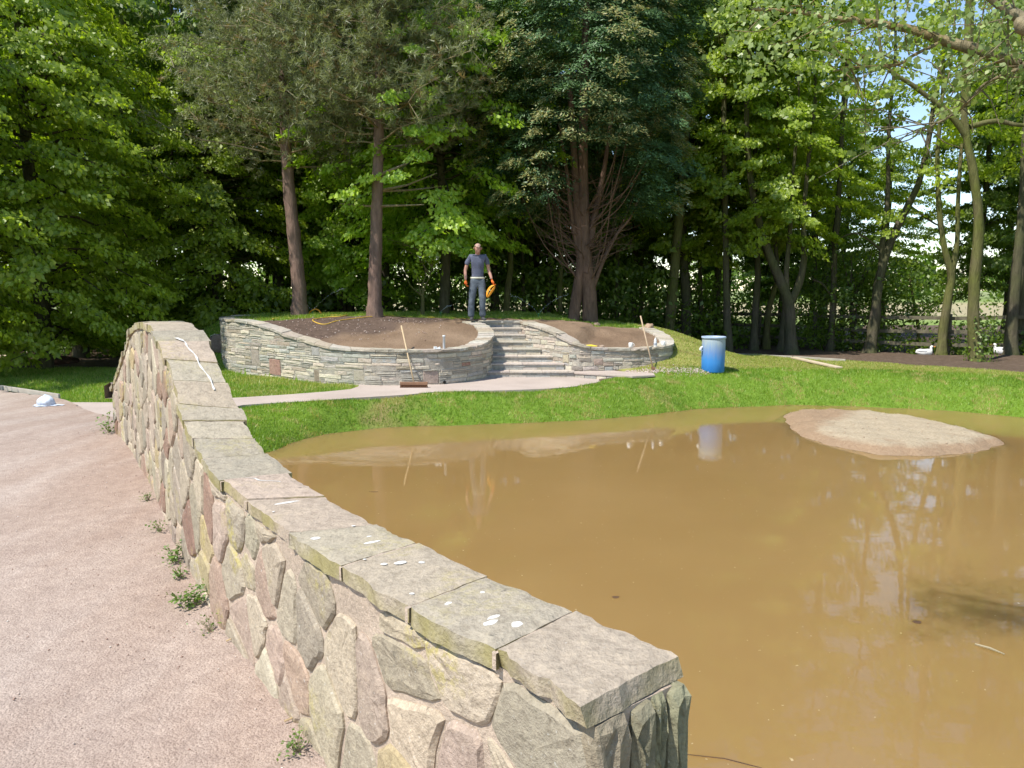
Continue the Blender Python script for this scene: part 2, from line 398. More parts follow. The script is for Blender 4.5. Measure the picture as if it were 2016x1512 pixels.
# land to the sides and behind the viewer, seen only from elsewhere or mirrored
for nm, xa, xb, ya, yb in (('field_west', -1200, -30, -600, 40.4), ('field_east', 31, 1200, -600, 40.4), ('field_south', -30, 31, -600, -8)):
    grid_obj('field', np.linspace(xa, xb, 12), np.linspace(ya, yb, 12), MATS['crop_field'], lambda x, y: .2 + 0 * x, False)

# water
def water_mat():
    t = NT('muddy_water'); co = t.pos()
    n = t.noise(co, .35, 3); c = t.ramp(n, [(.3, (.235, .146, .052)), (.7, (.27, .172, .066))])
    mp = t.n('Mapping'); mp.inputs['Scale'].default_value = (1, 2.2, 1); t.l(co, mp.inputs[0])
    b = t.math('ADD', t.noise(mp.outputs[0], 2.2, 3), t.math('MULTIPLY', t.noise(mp.outputs[0], 11, 2), .18))
    fl = t.noise(co, 30, 2, .5); c = t.mix(t.mapr(fl, .735, .75, 0, .55), c, (.6, .5, .3))
    p = t.bsdf(c, .015, b, .0008, .5, IOR=1.33); p.subsurface_method = 'BURLEY'; p.inputs['Subsurface Weight'].default_value = 1; p.inputs['Subsurface Radius'].default_value = (1, .75, .4); p.inputs['Subsurface Scale'].default_value = .55; return t.m
wv_ = [(-4.6, 9.9), (-3.9, 10.8), (-1.0, 12.8), (3.6, 14.6), (10, 15), (13.2, 12), (13.2, 2), (10, .2), (1.5, .2), (.45, 1.55), (-.98, 3.3), (-2.55, 5.8), (-4.0, 8.6)]
tag(link('pond_water', mesh('pond_water', [(x, y, 0) for x, y in wv_], [tuple(range(len(wv_)))[::-1]]), None, water_mat()), kind='structure')
bpy.data.meshes['pond_water'].flip_normals() if bpy.data.meshes['pond_water'].polygons[0].normal.z < 0 else None

# gravel drive over the bridge
def gravel_mat():
    t = NT('pink_gravel'); co = t.pos()
    v = t.n('TexVoronoi'); v.inputs['Scale'].default_value = 150; t.l(co, v.inputs['Vector'])
    v2 = t.n('TexVoronoi'); v2.inputs['Scale'].default_value = 70; t.l(co, v2.inputs['Vector'])
    n1 = t.noise(co, .9, 4, .6, .6); n2 = t.noise(co, 14, 5, .7)
    c = t.ramp(n1, [(.3, (.33, .262, .22)), (.5, (.375, .31, .262)), (.7, (.44, .375, .325))])
    hs = t.n('SeparateColor'); t.l(v.outputs['Color'], hs.inputs[0])
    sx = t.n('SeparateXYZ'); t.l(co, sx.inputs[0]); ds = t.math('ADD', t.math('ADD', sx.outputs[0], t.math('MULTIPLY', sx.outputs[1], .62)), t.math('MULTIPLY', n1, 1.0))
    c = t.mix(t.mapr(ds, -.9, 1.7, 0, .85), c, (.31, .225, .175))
    wt = t.n('TexNoise'); mpw = t.n('Mapping'); mpw.inputs['Rotation'].default_value = (0, 0, -.57); mpw.inputs['Scale'].default_value = (1.5, .16, 1); t.l(co, mpw.inputs[0]); t.l(mpw.outputs[0], wt.inputs['Vector']); wt.inputs['Scale'].default_value = 1.6
    c = t.mix(t.mapr(wt.outputs['Fac'],   .42, .66, 0, .32), c, (.48, .42, .37))
    c = t.mix(1, c, t.ramp(hs.outputs[0], [(0, (.83, .81, .81)), (.5, (1, 1, 1)), (1, (1.12, 1.11, 1.1))]), 'MULTIPLY')
    c = t.mix(1, c, t.ramp(n2, [(.3, (.82, .8, .8)), (.7, (1.12, 1.12, 1.12))]), 'MULTIPLY')
    h = t.math('ADD', t.math('MULTIPLY', v.outputs['Distance'], -.55), t.math('ADD', t.math('MULTIPLY', v2.outputs['Distance'], -.8), n2))
    t.bsdf(c, .95, h, .0042, .1); return t.m
M_GRAVEL = gravel_mat()
def zgr(x, y): return .6 - .165 * sm((y - 8) / 3.6) + .012 * wav(x, y, 2.1) + .006 * wav(x, y, 6.3, 2)
GP = [(.32, 1.25), (.2, 1.55)] + [(p[0] + .1, p[1] + .05) for p in PARA[1:]] + [(-4.75, 9.2), (-5.2, 9.95), (-6.2, 11.0), (-6.95, 11.9), (-7.25, 12.25), (-9.1, 13.45), (-14, 16.7), (-14, -6), (3, -6), (3, .3), (.5, .9)]
gpn = npl(GP)
bm = bmesh.new()
X, Y = np.meshgrid(np.arange(-14, 3.01, .2), np.arange(-6, 17, .2)); pts = np.stack([X.ravel(), Y.ravel()], 1)
sd = poly_sd(pts, gpn); keep = sd < .0
# snap near-outside points to the outline for a clean edge
Vg = pts.copy()
for k in np.where((sd >= 0) & (sd < .22))[0]:
    best = (9, None)
    for i in range(len(gpn)):
        A, B = gpn[i], gpn[(i + 1) % len(gpn)]; d = B - A; tt = np.clip(((pts[k] - A) @ d) / (d @ d), 0, 1); q = A + tt * d; r = np.hypot(*(pts[k] - q))
        if r < best[0]: best = (r, q)
    Vg[k] = best[1]; keep[k] = True
nx = X.shape[1]; F = []
for j in range(X.shape[0] - 1):
    for i in range(nx - 1):
        q = (j * nx + i, j * nx + i + 1, (j + 1) * nx + i + 1, (j + 1) * nx + i)
        if all(keep[a] for a in q): F.append(q)
Z = zgr(Vg[:, 0], Vg[:, 1])
me = np_mesh('gravel_drive', np.column_stack([Vg, Z]), np.array(F), smooth=True); me.materials.append(M_GRAVEL)
tag(link('gravel_drive', me), kind='structure')

# concrete garden path
def flat_poly(name, pts, z, th, m, zf=None):
    V = [(x, y, z if zf is None else zf(x, y)) for x, y in pts]; n = len(V); V += [(x, y, zz - th) for x, y, zz in V]
    return link(name, mesh(name, V, [tuple(range(n))] + [(i, i + n, (i + 1) % n + n, (i + 1) % n) for i in range(n)]), None, m)
def conc_mat():
    t = NT('pink_concrete'); co = t.pos(); n1 = t.noise(co, 1.3, 4); n2 = t.noise(co, 40, 4, .7)
    c = t.ramp(n1, [(.3, (.38, .315, .27)), (.7, (.47, .395, .345))]); c = t.mix(1, c, t.ramp(n2, [(.3, (.88, .88, .88)), (.7, (1.08, 1.08, 1.08))]), 'MULTIPLY')
    t.bsdf(c, .9, n2, .003, .15); return t.m
M_CONC = conc_mat()
bmx = bmesh.new(); vs = [bmx.verts.new((x, y, .43)) for x, y in PATHP]; f = bmx.faces.new(vs)
if f.normal.z < 0: f.normal_flip()
bmesh.ops.triangulate(bmx, faces=[f]); r = bmesh.ops.extrude_face_region(bmx, geom=bmx.faces[:])
for v in [g for g in r['geom'] if isinstance(g, bmesh.types.BMVert)]: v.co.z -= .09
me = bpy.data.meshes.new('garden_path'); bmesh.ops.recalc_face_normals(bmx, faces=bmx.faces[:]); bmx.to_mesh(me); me.materials.append(M_CONC)
tag(link('garden_path', me), kind='structure')

# ------------------------------------------------------------------ walls
class Line:
    def __init__(s, pts, n=5):
        s.P = np.array([tuple(p) for p in spline([(a, b, c) for a, b, c in pts], n)])
        s.L = np.concatenate([[0], np.cumsum(np.hypot(*np.diff(s.P[:, :2], axis=0).T))]); s.S = s.L[-1]
        d = np.gradient(s.P[:, :2], axis=0); d /= np.hypot(*d.T)[:, None]; s.D = d
    def p(s, a, off=0):
        """plan point, off>0 to the left of travel"""
        x = np.interp(a, s.L, s.P[:, 0]); y = np.interp(a, s.L, s.P[:, 1])
        dx = np.interp(a, s.L, s.D[:, 0]); dy = np.interp(a, s.L, s.D[:, 1]); k = math.hypot(dx, dy)
        ex = 0
        if a < 0: x += dx / k * a; y += dy / k * a
        if a > s.S: x += dx / k * (a - s.S); y += dy / k * (a - s.S)
        return x - dy / k * off, y + dx / k * off
    def z(s, a): return float(np.interp(a, s.L, s.P[:, 2]))
    def arc(s, x, y):
        i = np.argmin(np.hypot(s.P[:, 0] - x, s.P[:, 1] - y)); return s.L[i]
def clip_half(poly, a, b, c):
    """keep a*x+b*y<=c"""
    out = []
    for i in range(len(poly)):
        p, q = poly[i], poly[(i + 1) % len(poly)]; fp = a * p[0] + b * p[1] - c; fq = a * q[0] + b * q[1] - c
        if fp <= 0: out.append(p)
        if (fp < 0) != (fq < 0) and abs(fp - fq) > 1e-12:
            t = fp / (fp - fq); out.append((p[0] + t * (q[0] - p[0]), p[1] + t * (q[1] - p[1])))
    return out
def chaikin(poly, k=.22):
    out = []
    for i in range(len(poly)):
        p, q = poly[i], poly[(i + 1) % len(poly)]
        out += [(p[0] + (q[0] - p[0]) * k, p[1] + (q[1] - p[1]) * k), (q[0] + (p[0] - q[0]) * k, q[1] + (p[1] - q[1]) * k)]
    return out
def piece(poly, f, proud, back=.03, ch=.008, rough=.003, rings=1):
    """a stone: outline poly in (s,t), mapped by f(s,t,o); chamfered and uneven"""
    n = len(poly); cx = sum(p[0] for p in poly) / n; cy = sum(p[1] for p in poly) / n; V = []; F = []
    def ring(k, o, nz):
        for i, (a, b) in enumerate(poly):
            d = math.hypot(a - cx, b - cy) + 1e-9; q = min(.9, k / d)
            V.append(f(a + (cx - a) * q, b + (cy - b) * q, o + nz * rnd.uniform(-1, 1)))
    ring(0, -back, 0); ring(0, proud - ch, rough * .5); ring(ch * 1.3, proud, rough)
    tops = 3
    if rings > 1: ring(ch * 1.3 + .035, proud + rnd.uniform(0, .004), rough * 1.6); tops = 4
    V.append(f(cx, cy, proud + rnd.uniform(-1, 2) * rough)); c = len(V) - 1
    for r in range(tops - 1):
        for i in range(n): F.append((r * n + i, r * n + (i + 1) % n, (r + 1) * n + (i + 1) % n, (r + 1) * n + i))
    for i in range(n): F.append(((tops - 1) * n + i, (tops - 1) * n + (i + 1) % n, c))
    return V, F
def local(V, F, name, parent, m, color, smooth=False):
    """mesh object with its origin at its own middle"""
    c = Vector((sum(v[0] for v in V) / len(V), sum(v[1] for v in V) / len(V), sum(v[2] for v in V) / len(V)))
    me = mesh(name, [Vector(v) - c for v in V], F, smooth); bmm = bmesh.new(); bmm.from_mesh(me); bmesh.ops.recalc_face_normals(bmm, faces=bmm.faces[:]); bmm.to_mesh(me); bmm.free()
    o = link(name, me, parent, m); o.location = c; o.color = (*color, 1); return o
def jitc(c, a=.12, h=.05):
    k = 1 + rnd.uniform(-a, a); return tuple(max(.02, x * k * (1 + rnd.uniform(-h, h))) for x in c)

# --- parapet of the bridge
PL = Line(PARA, 6)
para = empty('bridge_parapet', (0, 0, 0), 'curved humped parapet wall of rough field stone with slab coping beside the gravel drive', 'wall')
TH = .265; CT = .054
def fin(s, t, o): x, y = PL.p(s, o); return (x, y, t)
def fout(s, t, o): x, y = PL.p(s, -TH - o); return (x, y, t)
SS = list(np.linspace(.03, PL.S, 60))
V = []; F = []
for s in SS:
    zt = PL.z(s) - CT + .003
    for t in (-.5, zt):
        V += [fin(s, t, -.006), fout(s, t, -.012)]
for i in range(len(SS) - 1):
    a = i * 4; b = a + 4
    F += [(a, b, b + 2, a + 2), (a + 1, a + 3, b + 3, b + 1), (a + 2, b + 2, b + 3, a + 3), (a, a + 1, b + 1, b)]
F += [(0, 2, 3, 1), (len(V) - 4, len(V) - 3, len(V) - 1, len(V) - 2)]
link('wall_core', mesh('wall_core', V, F), para, M_MORTAR)
STC = [(.45, .38, .285)] * 4 + [(.38, .33, .25)] * 4 + [(.50, .425, .32)] * 4 + [(.44, .345, .275)] * 3 + [(.29, .175, .13), (.34, .215, .165), (.47, .38, .21), (.34, .30, .24), (.40, .29, .225), (.30, .25, .20)]
def voronoi_wall(f, s0, s1, tlo, thi, sp, joint, cols, proud=(.008, .026), big=.16, rough=.004, edge=True):
    seeds = []
    t = tlo + sp[1] * .35; row = 0
    tm = max(thi(s) for s in np.linspace(s0, s1, 20))
    while t < tm + sp[1] * .3:
        s = s0 - sp[0] * .2 + (row % 2) * sp[0] * .5
        while s < s1 + sp[0] * .2:
            if rnd.random() > big: seeds.append((s + rnd.uniform(-.34, .34) * sp[0], t + rnd.uniform(-.33, .33) * sp[1]))
            s += sp[0]
        t += sp[1]; row += 1
    n = 0
    for i, (a, b) in enumerate(seeds):
        if a < s0 - .05 or a > s1 + .05 or b > thi(a) + .05: continue
        poly = [(max(a - .6, s0), max(b - .6, tlo)), (min(a + .6, s1), max(b - .6, tlo)), (min(a + .6, s1), b + .6), (max(a - .6, s0), b + .6)]
        for j, (c, d) in enumerate(seeds):
            if i != j and abs(c - a) < .9 and abs(d - b) < .9:
                nx_, ny_ = c - a, d - b; L = math.hypot(nx_, ny_) + 1e-9
                poly = clip_half(poly, nx_ / L, ny_ / L, (nx_ * (a + c) / 2 + ny_ * (b + d) / 2) / L - joint * rnd.uniform(.3, .75))
                if len(poly) < 3: break
        if len(poly) < 3: continue
        # slope of the top
        k = (thi(a + .1) - thi(a - .1)) / .2
        L = math.hypot(k, 1); poly = clip_half(poly, -k / L, 1 / L, (-k * a + thi(a)) / L)
        if len(poly) < 3: continue
        ar = abs(sum(poly[q][0] * poly[(q + 1) % len(poly)][1] - poly[(q + 1) % len(poly)][0] * poly[q][1] for q in range(len(poly)))) / 2
        if ar < .0035: continue
        sub = []
        for q in range(len(poly)):
            p, r = poly[q], poly[(q + 1) % len(poly)]; L = math.hypot(p[0] - r[0], p[1] - r[1])
            if L < .012: continue
            sub.append(p)
            if L > .1: sub.append(((p[0] + r[0]) / 2 + rnd.uniform(-.01, .01), (p[1] + r[1]) / 2 + rnd.uniform(-.01, .01)))
        if len(sub) < 4: continue
        poly = chaikin(sub, .25)
        poly = [(p[0] + rnd.uniform(-.004, .004), p[1] + rnd.uniform(-.004, .004)) for p in poly]
        Vp, Fp = piece(poly, f, rnd.uniform(*proud), .03, rnd.uniform(.006, .014), rough, 2)
        local(Vp, Fp, 'stone', para, M_STONE, scl(jitc(rnd.choice(cols), .12, .03), .87)); n += 1
    return n
voronoi_wall(fin, .035, PL.S - .02, .50, lambda s: PL.z(s) - CT - .012, (.24, .20), .012, STC, (.0, .011), rough=.0016)
# end face of the parapet, towards the viewer: tall narrow stones
e0 = PL.p(0, -.012); d0 = PL.D[0]
def fend(s, t, o):
    x, y = PL.p(.03, -.02 - s); return (x - d0[0] * (o - .012), y - d0[1] * (o - .012), t)
for (a, b, lo, hi, c) in ((-.025, .085, .93, 1.319, (.24, .21, .145)), (.09, .155, .98, 1.319, (.20, .175, .125)), (.158, .205, .99, 1.319, (.25, .235, .15)), (.209, .265, .95, 1.319, (.22, .205, .14)),
                          (-.025, .10, .70, .925, (.25, .205, .155)), (.104, .20, .74, .972, (.23, .215, .14)), (.204, .265, .68, .943, (.21, .195, .14)),
                          (-.025, .13, .3, .695, (.25, .22, .16)), (.134, .265, .3, .675, (.23, .21, .15)), (-.025, .13, -.3, .29, (.3, .27, .22)), (.134, .265, -.3, .29, (.27, .25, .2))):
    poly = chaikin([(a + rnd.uniform(0, .008), lo), ((a + b) / 2, lo + rnd.uniform(-.015, .01)), (b, lo + rnd.uniform(0, .02)), (b + rnd.uniform(-.008, .004), (lo + hi) / 2), (b - rnd.uniform(0, .012), hi), ((a + b) / 2, hi + rnd.uniform(-.01, .01)), (a, hi - rnd.uniform(0, .02)), (a + rnd.uniform(-.005, .01), (lo + hi) / 2)], .2)
    Vp, Fp = piece(poly, fend, rnd.uniform(.01, .05), .03, .014, .007, 2); local(Vp, Fp, 'stone', para, M_STONE, jitc(c))
# pond side: larger rough pieces, seen only from elsewhere
for s in np.arange(.42, PL.S - .2, .33):
    t = -.25
    while t < PL.z(s) - CT - .12:
        h = rnd.uniform(.16, .26); h = min(h, PL.z(s) - CT - .03 - t)
        w = rnd.uniform(.13, .155)
        poly = [(s - w, t), (s + w, t + .01), (s + w * .95, t + h - .02), (s - w * .97, t + h - .015)]
        Vp, Fp = piece(poly, fout, rnd.uniform(.008, .02), .02, .01, .003); local(Vp, Fp, 'stone', para, M_STONE, jitc(rnd.choice(STC)))
        t += h
# coping slabs: joints given by their inner and outer ends
JO = [(.18, 1.43, .385, 1.65), (-.03, 1.69, .15, 1.86), (-.27, 1.95, -.09, 2.14), (-.52, 2.28, -.38, 2.49), (-.79, 2.65, -.49, 2.73), (-1.1, 3.09, -.8, 3.15), (-1.3, 3.36, -1.05, 3.5),
      (-1.5, 3.65, -1.22, 3.78), (-1.65, 3.89, -1.35, 3.97), (-1.74, 4.04, -1.45, 4.12), (-1.84, 4.2, -1.56, 4.30), (-1.97, 4.41, -1.68, 4.52), (-2.09, 4.61, -1.8, 4.72), (-2.27, 4.92, -1.99, 5.03),
      (-2.39, 5.12, -2.1, 5.25), (-2.66, 5.59, -2.37, 5.72)]
WID = .288
class Off:  # outer edge as its own line
    pass
OL = Line([(PL.p(s, -WID + .02)[0], PL.p(s, -WID + .02)[1], PL.z(s)) for s in np.linspace(0, PL.S, 40)], 3)
js = [(PL.arc(a, b), OL.arc(c, d)) for a, b, c, d in JO]; js[0] = (.024, .04)
k = js[-1]
while k[0] < PL.S - .25:
    d = rnd.uniform(.19, .30); k = (min(k[0] + d, PL.S + .02), min(k[1] + d, OL.S + .02)); js.append(k)
js.append((PL.S + .03, OL.S + .03)) if js[-1][0] < PL.S else None
COC = [(.35, .31, .235), (.38, .335, .255), (.325, .29, .225), (.39, .33, .25), (.305, .28, .22), (.40, .33, .255)]
def slab(sa, sb, color, A, B, over, thick, parent, m, nu=7, nv=5, gap=.004, edge=.012, name='coping_slab', top=.0, zj=0, chip=0):
    """coping slab between joints sa=(s_in,s_out) and sb"""
    ov1 = over + rnd.uniform(-.004, .008); ov2 = over + rnd.uniform(-.004, .01)
    V = []; idx = {}
    tk = thick * rnd.uniform(.9, 1.12); dz = zj + rnd.uniform(-.003, .004)
    for L in (0, 1):
        for i in range(nu + 1):
            for j in range(nv + 1):
                u = i / nu; v = j / nv
                ga = gap / max(.02, sb[0] - sa[0]); uu = ga + u * (1 - 2 * ga)
                s1 = sa[0] + (sb[0] - sa[0]) * uu; s2 = sa[1] + (sb[1] - sa[1]) * uu
                p1 = Vector((*A.p(s1, ov1), A.z(s1))); p2 = Vector((*B.p(s2, -ov2), B.z(s2)))
                p = p1.lerp(p2, v); e = 0
                if j in (0, nv): p += (p1 - p2).normalized() * (1 if j == 0 else -1) * edge * (noise.noise(p * 9) + .6 * noise.noise(p * 31 + Vector((0, 0, L * .6)))) 
                if i in (0, nu):
                    q = Vector((*A.p(s1 + .01, 0), 0)) - Vector((*A.p(s1, 0), 0)); p += q.normalized() * ((gap * .8) * noise.noise(p * 25) + (chip * (.5 * noise.noise(p * 14) + .5 * noise.noise(p * 37) + .25 + (.6 * L - .6)) if i == 0 else 0))
                z = p.z + dz + (.0035 * noise.noise(p * 13) + .0015 * noise.noise(p * 50) if L == 1 else -tk + .003 * noise.noise(p * 17))
                if L == 1 and (i in (0, nu) or j in (0, nv)): z -= .004 + .002 * noise.noise(p * 40)
                idx[(L, i, j)] = len(V); V.append((p.x, p.y, z + top))
    F = []
    for i in range(nu):
        for j in range(nv):
            F.append((idx[1, i, j], idx[1, i, j + 1], idx[1, i + 1, j + 1], idx[1, i + 1, j])); F.append((idx[0, i, j], idx[0, i + 1, j], idx[0, i + 1, j + 1], idx[0, i, j + 1]))
    for i in range(nu):
        for j in (0, nv): F.append((idx[0, i, j], idx[0, i + 1, j], idx[1, i + 1, j], idx[1, i, j]))
    for j in range(nv):
        for i in (0, nu): F.append((idx[0, i, j], idx[0, i, j + 1], idx[1, i, j + 1], idx[1, i, j]))
    return local(V, F, name, parent, m, color)
for i in range(len(js) - 1):
    near = js[i][0] < 3.2
    slab(js[i], js[i + 1], jitc(rnd.choice(COC), .07, .02), PL, OL, rnd.choice([.006, .010, .014, .020]) if i else .014, CT, para, M_COPE, nu=12 if near else 5, nv=9 if near else 5, gap=.0042, zj=rnd.uniform(-.002, .002), edge=.03 if i == 0 else .014, chip=.022 if i == 0 else 0)
for i in range(1, len(js) - 1):
    V = []; n_ = 9
    for k in range(n_):
        v = .015 + .97 * k / (n_ - 1); p1 = Vector((*PL.p(js[i][0], .02), PL.z(js[i][0]))); p2 = Vector((*OL.p(js[i][1], -.02), OL.z(js[i][1]))); c = p1.lerp(p2, v)
        a = Vector((*PL.p(js[i][0] + .01, 0), 0)) - Vector((*PL.p(js[i][0], 0), 0)); a.normalize(); dz = -.007 + .004 * noise.noise(c * 20)
        for q in (-.007, .007): V += [c + a * q + Vector((0, 0, dz)), c + a * q + Vector((0, 0, -.05))]
    F = [(4 * k, 4 * k + 2, 4 * k + 6, 4 * k + 4) for k in range(n_ - 1)] + [(0, 1, 3, 2), (4 * n_ - 4, 4 * n_ - 2, 4 * n_ - 1, 4 * n_ - 3)]
    link('joint_mortar', mesh('joint_mortar', V, F), para, M_MORTAR)
M_WHITE = simple('white_droppings', (.60, .585, .54), .9, .25, 60)
def blot(s, v, r, k=12, el=1.0):
    x1, y1 = PL.p(s, 0); x2, y2 = PL.p(s, -WID + .02); c = Vector((x1 + (x2 - x1) * v, y1 + (y2 - y1) * v, PL.z(s) + .0022))
    V = [c]; dv = Vector((x2 - x1, y2 - y1, 0)).normalized(); du = Vector((-dv.y, dv.x, 0)); sl = (PL.z(s + .05) - PL.z(s - .05)) / .1
    if du.x * PL.D[0][0] + du.y * PL.D[0][1] < 0: du = -du
    for q in range(k):
        a = 2 * PI * q / k; rr = r * .92 * (1 + .12 * rnd.uniform(-1, 1)); e = du * math.cos(a) * rr + dv * math.sin(a) * rr * el
        V.append(c + e + Vector((0, 0, sl * e.dot(du) - .0015)))
    return V, [(0, q + 1, (q + 1) % k + 1) for q in range(k)]
wb = MB()
for s, v, r, el in ((.45, .28, .013, 1.9), (.40, .42, .016, 1.5), (.47, .38, .011, 2), (.62, .3, .012, 1.5), (.62, .72, .008, 1), (1.02, .35, .012, 1), (1.0, .52, .015, 1.5), (.96, .72, .011, 1), (1.25, .62, .012, 3), (1.32, .7, .007, 1.5),
                    (1.42, .12, .018, 1), (1.48, .75, .008, 1), (1.95, .42, .012, 4.5), (2.3, .1, .01, 1), (.2, .75, .008, 1), (.1, .4, .007, 1), (.25, .5, .006, 1), (.75, .15, .008, 1), (.06, .25, .009, 1.4), (1.1, .25, .006, 1), (1.85, .1, .006, 1)):
    wb.add(*blot(s, v, r * 1.0, 18, el))
wb.build('white_dropping', M_WHITE, para)['kind'] = 'stuff'
# long white streak down the hump and a short one lower down
def streak(pts, name):
    V = []; F = []
    for i, (s, v, w) in enumerate(pts):
        x1, y1 = PL.p(s, 0); x2, y2 = PL.p(s, -WID + .02); c = Vector((x1 + (x2 - x1) * v, y1 + (y2 - y1) * v, PL.z(s) + .009)); dv = Vector((x2 - x1, y2 - y1, 0)).normalized()
        V += [c - dv * w, c + dv * w]
        if i: a = 2 * i; F.append((a - 2, a - 1, a + 1, a))
    link(name, mesh(name, V, F), para, M_WHITE)
sA = js[13][0] + .02; sB = js[10][0] + .10
streak([(sA + (sB - sA) * t, .45 + .30 * t + .02 * math.sin(t * 17) + (.0 if t > .12 else -.10 * (1 - t / .12)), (.011 if t < .1 else .0045 + .002 * math.sin(t * 40))) for t in np.linspace(0, 1, 40)], 'white_streak')
s6 = (js[5][0] + js[6][0]) / 2
streak([(s6 + .12 - .14 * t, .3 + .4 * t + .04 * math.sin(t * 9), .002 + .003 * math.sin(t * PI)) for t in np.linspace(0, 1, 20)], 'white_streak')
# block that sticks out at the far end
xe, ye = PL.p(PL.S, 0)
Vp, Fp = piece([(0, 0), (.13, 0), (.13, .13), (.07, .18), (0, .14)], lambda s, t, o: (xe - .10 + s, ye + .12 + o, .98 + t), .12, .1, .015, .006)
local(Vp, Fp, 'stone', para, M_STONE, (.33, .27, .22))

# --- raised beds: coursed walling
def coursed(root, LN, side, s0, s1, tlo, cols, off, rows=(.05, .105), lens=(.14, .5), maxn=300, feat=()):
    f = lambda s, t, o: (*LN.p(s, side * (off + o)), t)
    taken = list(feat); cand = []
    for (a, b, c, d, col) in feat: cand.append(([(a, b), (c, b), (c, d), (a, d)], col))
    t = tlo
    while t < 1.6:
        h = rnd.uniform(*rows); s = s0 + rnd.uniform(-.2, 0)
        while s < s1:
            w = rnd.uniform(*lens) * (1 if h < .085 else .8); a = max(s, s0); b = min(s + w, s1)
            lo = t; hi = t + h
            if rnd.random() < .3: # two thin ones stacked
                parts_ = [(lo, lo + h * .5), (lo + h * .5, hi)]
            else: parts_ = [(lo, hi)]
            for lo_, hi_ in parts_:
                todo = [(a, b, lo_, hi_)]
                for q in taken:
                    nxt = []
                    for (a1, b1, l1, h1) in todo:
                        if a1 >= q[2] or b1 <= q[0] or l1 >= q[3] or h1 <= q[1]: nxt.append((a1, b1, l1, h1)); continue
                        if a1 < q[0]: nxt.append((a1, q[0], l1, h1))
                        if b1 > q[2]: nxt.append((q[2], b1, l1, h1))
                        ma, mb_ = max(a1, q[0]), min(b1, q[2])
                        if l1 < q[1]: nxt.append((ma, mb_, l1, q[1]))
                        if h1 > q[3]: nxt.append((ma, mb_, q[3], h1))
                    todo = nxt
                for (a1, b1, l1, h1) in todo:
                    za, zb = LN.z(a1) - .055, LN.z(b1) - .055
                    if b1 - a1 < .03 or h1 - l1 < .014: continue
                    p = [(a1, l1), (b1, l1), (b1, min(h1, zb)), (a1, min(h1, za))]
                    if p[2][1] - l1 < .015 and p[3][1] - l1 < .015: continue
                    p[2] = (b1, max(p[2][1], l1 + .006)); p[3] = (a1, max(p[3][1], l1 + .006))
                    cand.append((p, rnd.choice(cols)))
            s += w
        t += h
    cand.sort(key=lambda c: -abs((c[0][1][0] - c[0][0][0]) * (c[0][2][1] - c[0][1][1])))
    rest = MB(); n = 0
    for p, col in cand:
        g = .0045; (a, b), (c, _), (_, d), (_, e) = p
        j = lambda k=.004: rnd.uniform(-k, k)
        q = [(a + g, b + g), ((a + c) / 2, b + g + j()), (c - g, b + g), (c - g + j(), (b + d) / 2), (c - g, d - g + j()), ((a + c) / 2, (d + e) / 2 - g + j()), (a + g, e - g + j()), (a + g + j(), (b + e) / 2)]
        q[0] = (q[0][0] + abs(j(.01)), q[0][1]); q[4] = (q[4][0] - abs(j(.012)), q[4][1])
        Vp, Fp = piece(q, f, rnd.uniform(.004, .022), .02, .007, .004)
        if n < maxn: local(Vp, Fp, 'stone', root, M_BSTONE, jitc(col, .14, .04))
        else: rest.add(Vp, Fp)
        n += 1
    if n > maxn:
        o = rest.build('small_stones', M_BSTONE, root); o['kind'] = 'stuff'; o.color = (.36, .34, .29, 1)
    return n
BC = [(.52, .465, .38)] * 4 + [(.46, .425, .365)] * 3 + [(.39, .39, .355)] * 2 + [(.56, .50, .40)] * 3 + [(.36, .31, .24), (.27, .245, .21), (.38, .33, .28)]
def bed_wall(LN, name, label, side, tlo=.3, w=.30):
    r = empty(name, (LN.p(LN.S / 2)[0], LN.p(LN.S / 2)[1], .4), label, 'wall', 'raised bed walls beside the steps')
    inv = Vector(r.location)
    r.location = (0, 0, 0)
    V = []; F = []; SS = np.linspace(0, LN.S, 70)
    for s in SS:
        zt = LN.z(s) - .05
        for t in (tlo - .4, zt): V += [(*LN.p(s, .13), t), (*LN.p(s, -.13), t)]
    for i in range(len(SS) - 1):
        a = i * 4; b = a + 4
        F += [(a, b, b + 2, a + 2), (a + 1, a + 3, b + 3, b + 1), (a + 2, b + 2, b + 3, a + 3)]
    F += [(0, 2, 3, 1), (len(V) - 4, len(V) - 3, len(V) - 1, len(V) - 2)]
    link('wall_core', mesh('wall_core', V, F), r, M_MORTAR2)
    return r
LL = Line(LWALL, 5); RL_ = Line(RWALL, 5)
lbed = bed_wall(LL, 'raised_bed_wall', 'longer curving wall of coursed stone, left of the steps, under the two pines', -1)
rbed = bed_wall(RL_, 'raised_bed_wall', 'shorter curving wall of coursed stone, right of the steps, with white mugs on it', -1)
def aS(LN, px, Y): return LN.arc((px - 1008) / 1500 * Y, Y)
FL = [(aS(LL, 530, 15.7), .46, aS(LL, 530, 15.7) + .42, .78, (.30, .185, .15)), (aS(LL, 617, 14.8), .42, aS(LL, 617, 14.8) + .17, .66, (.25, .20, .16)), (aS(LL, 620, 14.8) - .05, .93, aS(LL, 620, 14.8) + .2, 1.1, (.39, .40, .38)),
      (aS(LL, 846, 14.1) - .15, .45, aS(LL, 846, 14.1) + .12, .69, (.38, .295, .235)), (aS(LL, 916, 14.6) - .12, .74, aS(LL, 916, 14.6) + .12, .81, (.33, .19, .145)), (aS(LL, 834, 14.1) - .1, .96, aS(LL, 834, 14.1) + .06, 1.04, (.36, .24, .15)),
      (aS(LL, 700, 14.1) - .1, .5, aS(LL, 700, 14.1) + .12, .7, (.36, .32, .25)), (aS(LL, 490, 16.2), .6, aS(LL, 490, 16.2) + .3, .95, (.31, .27, .23))]
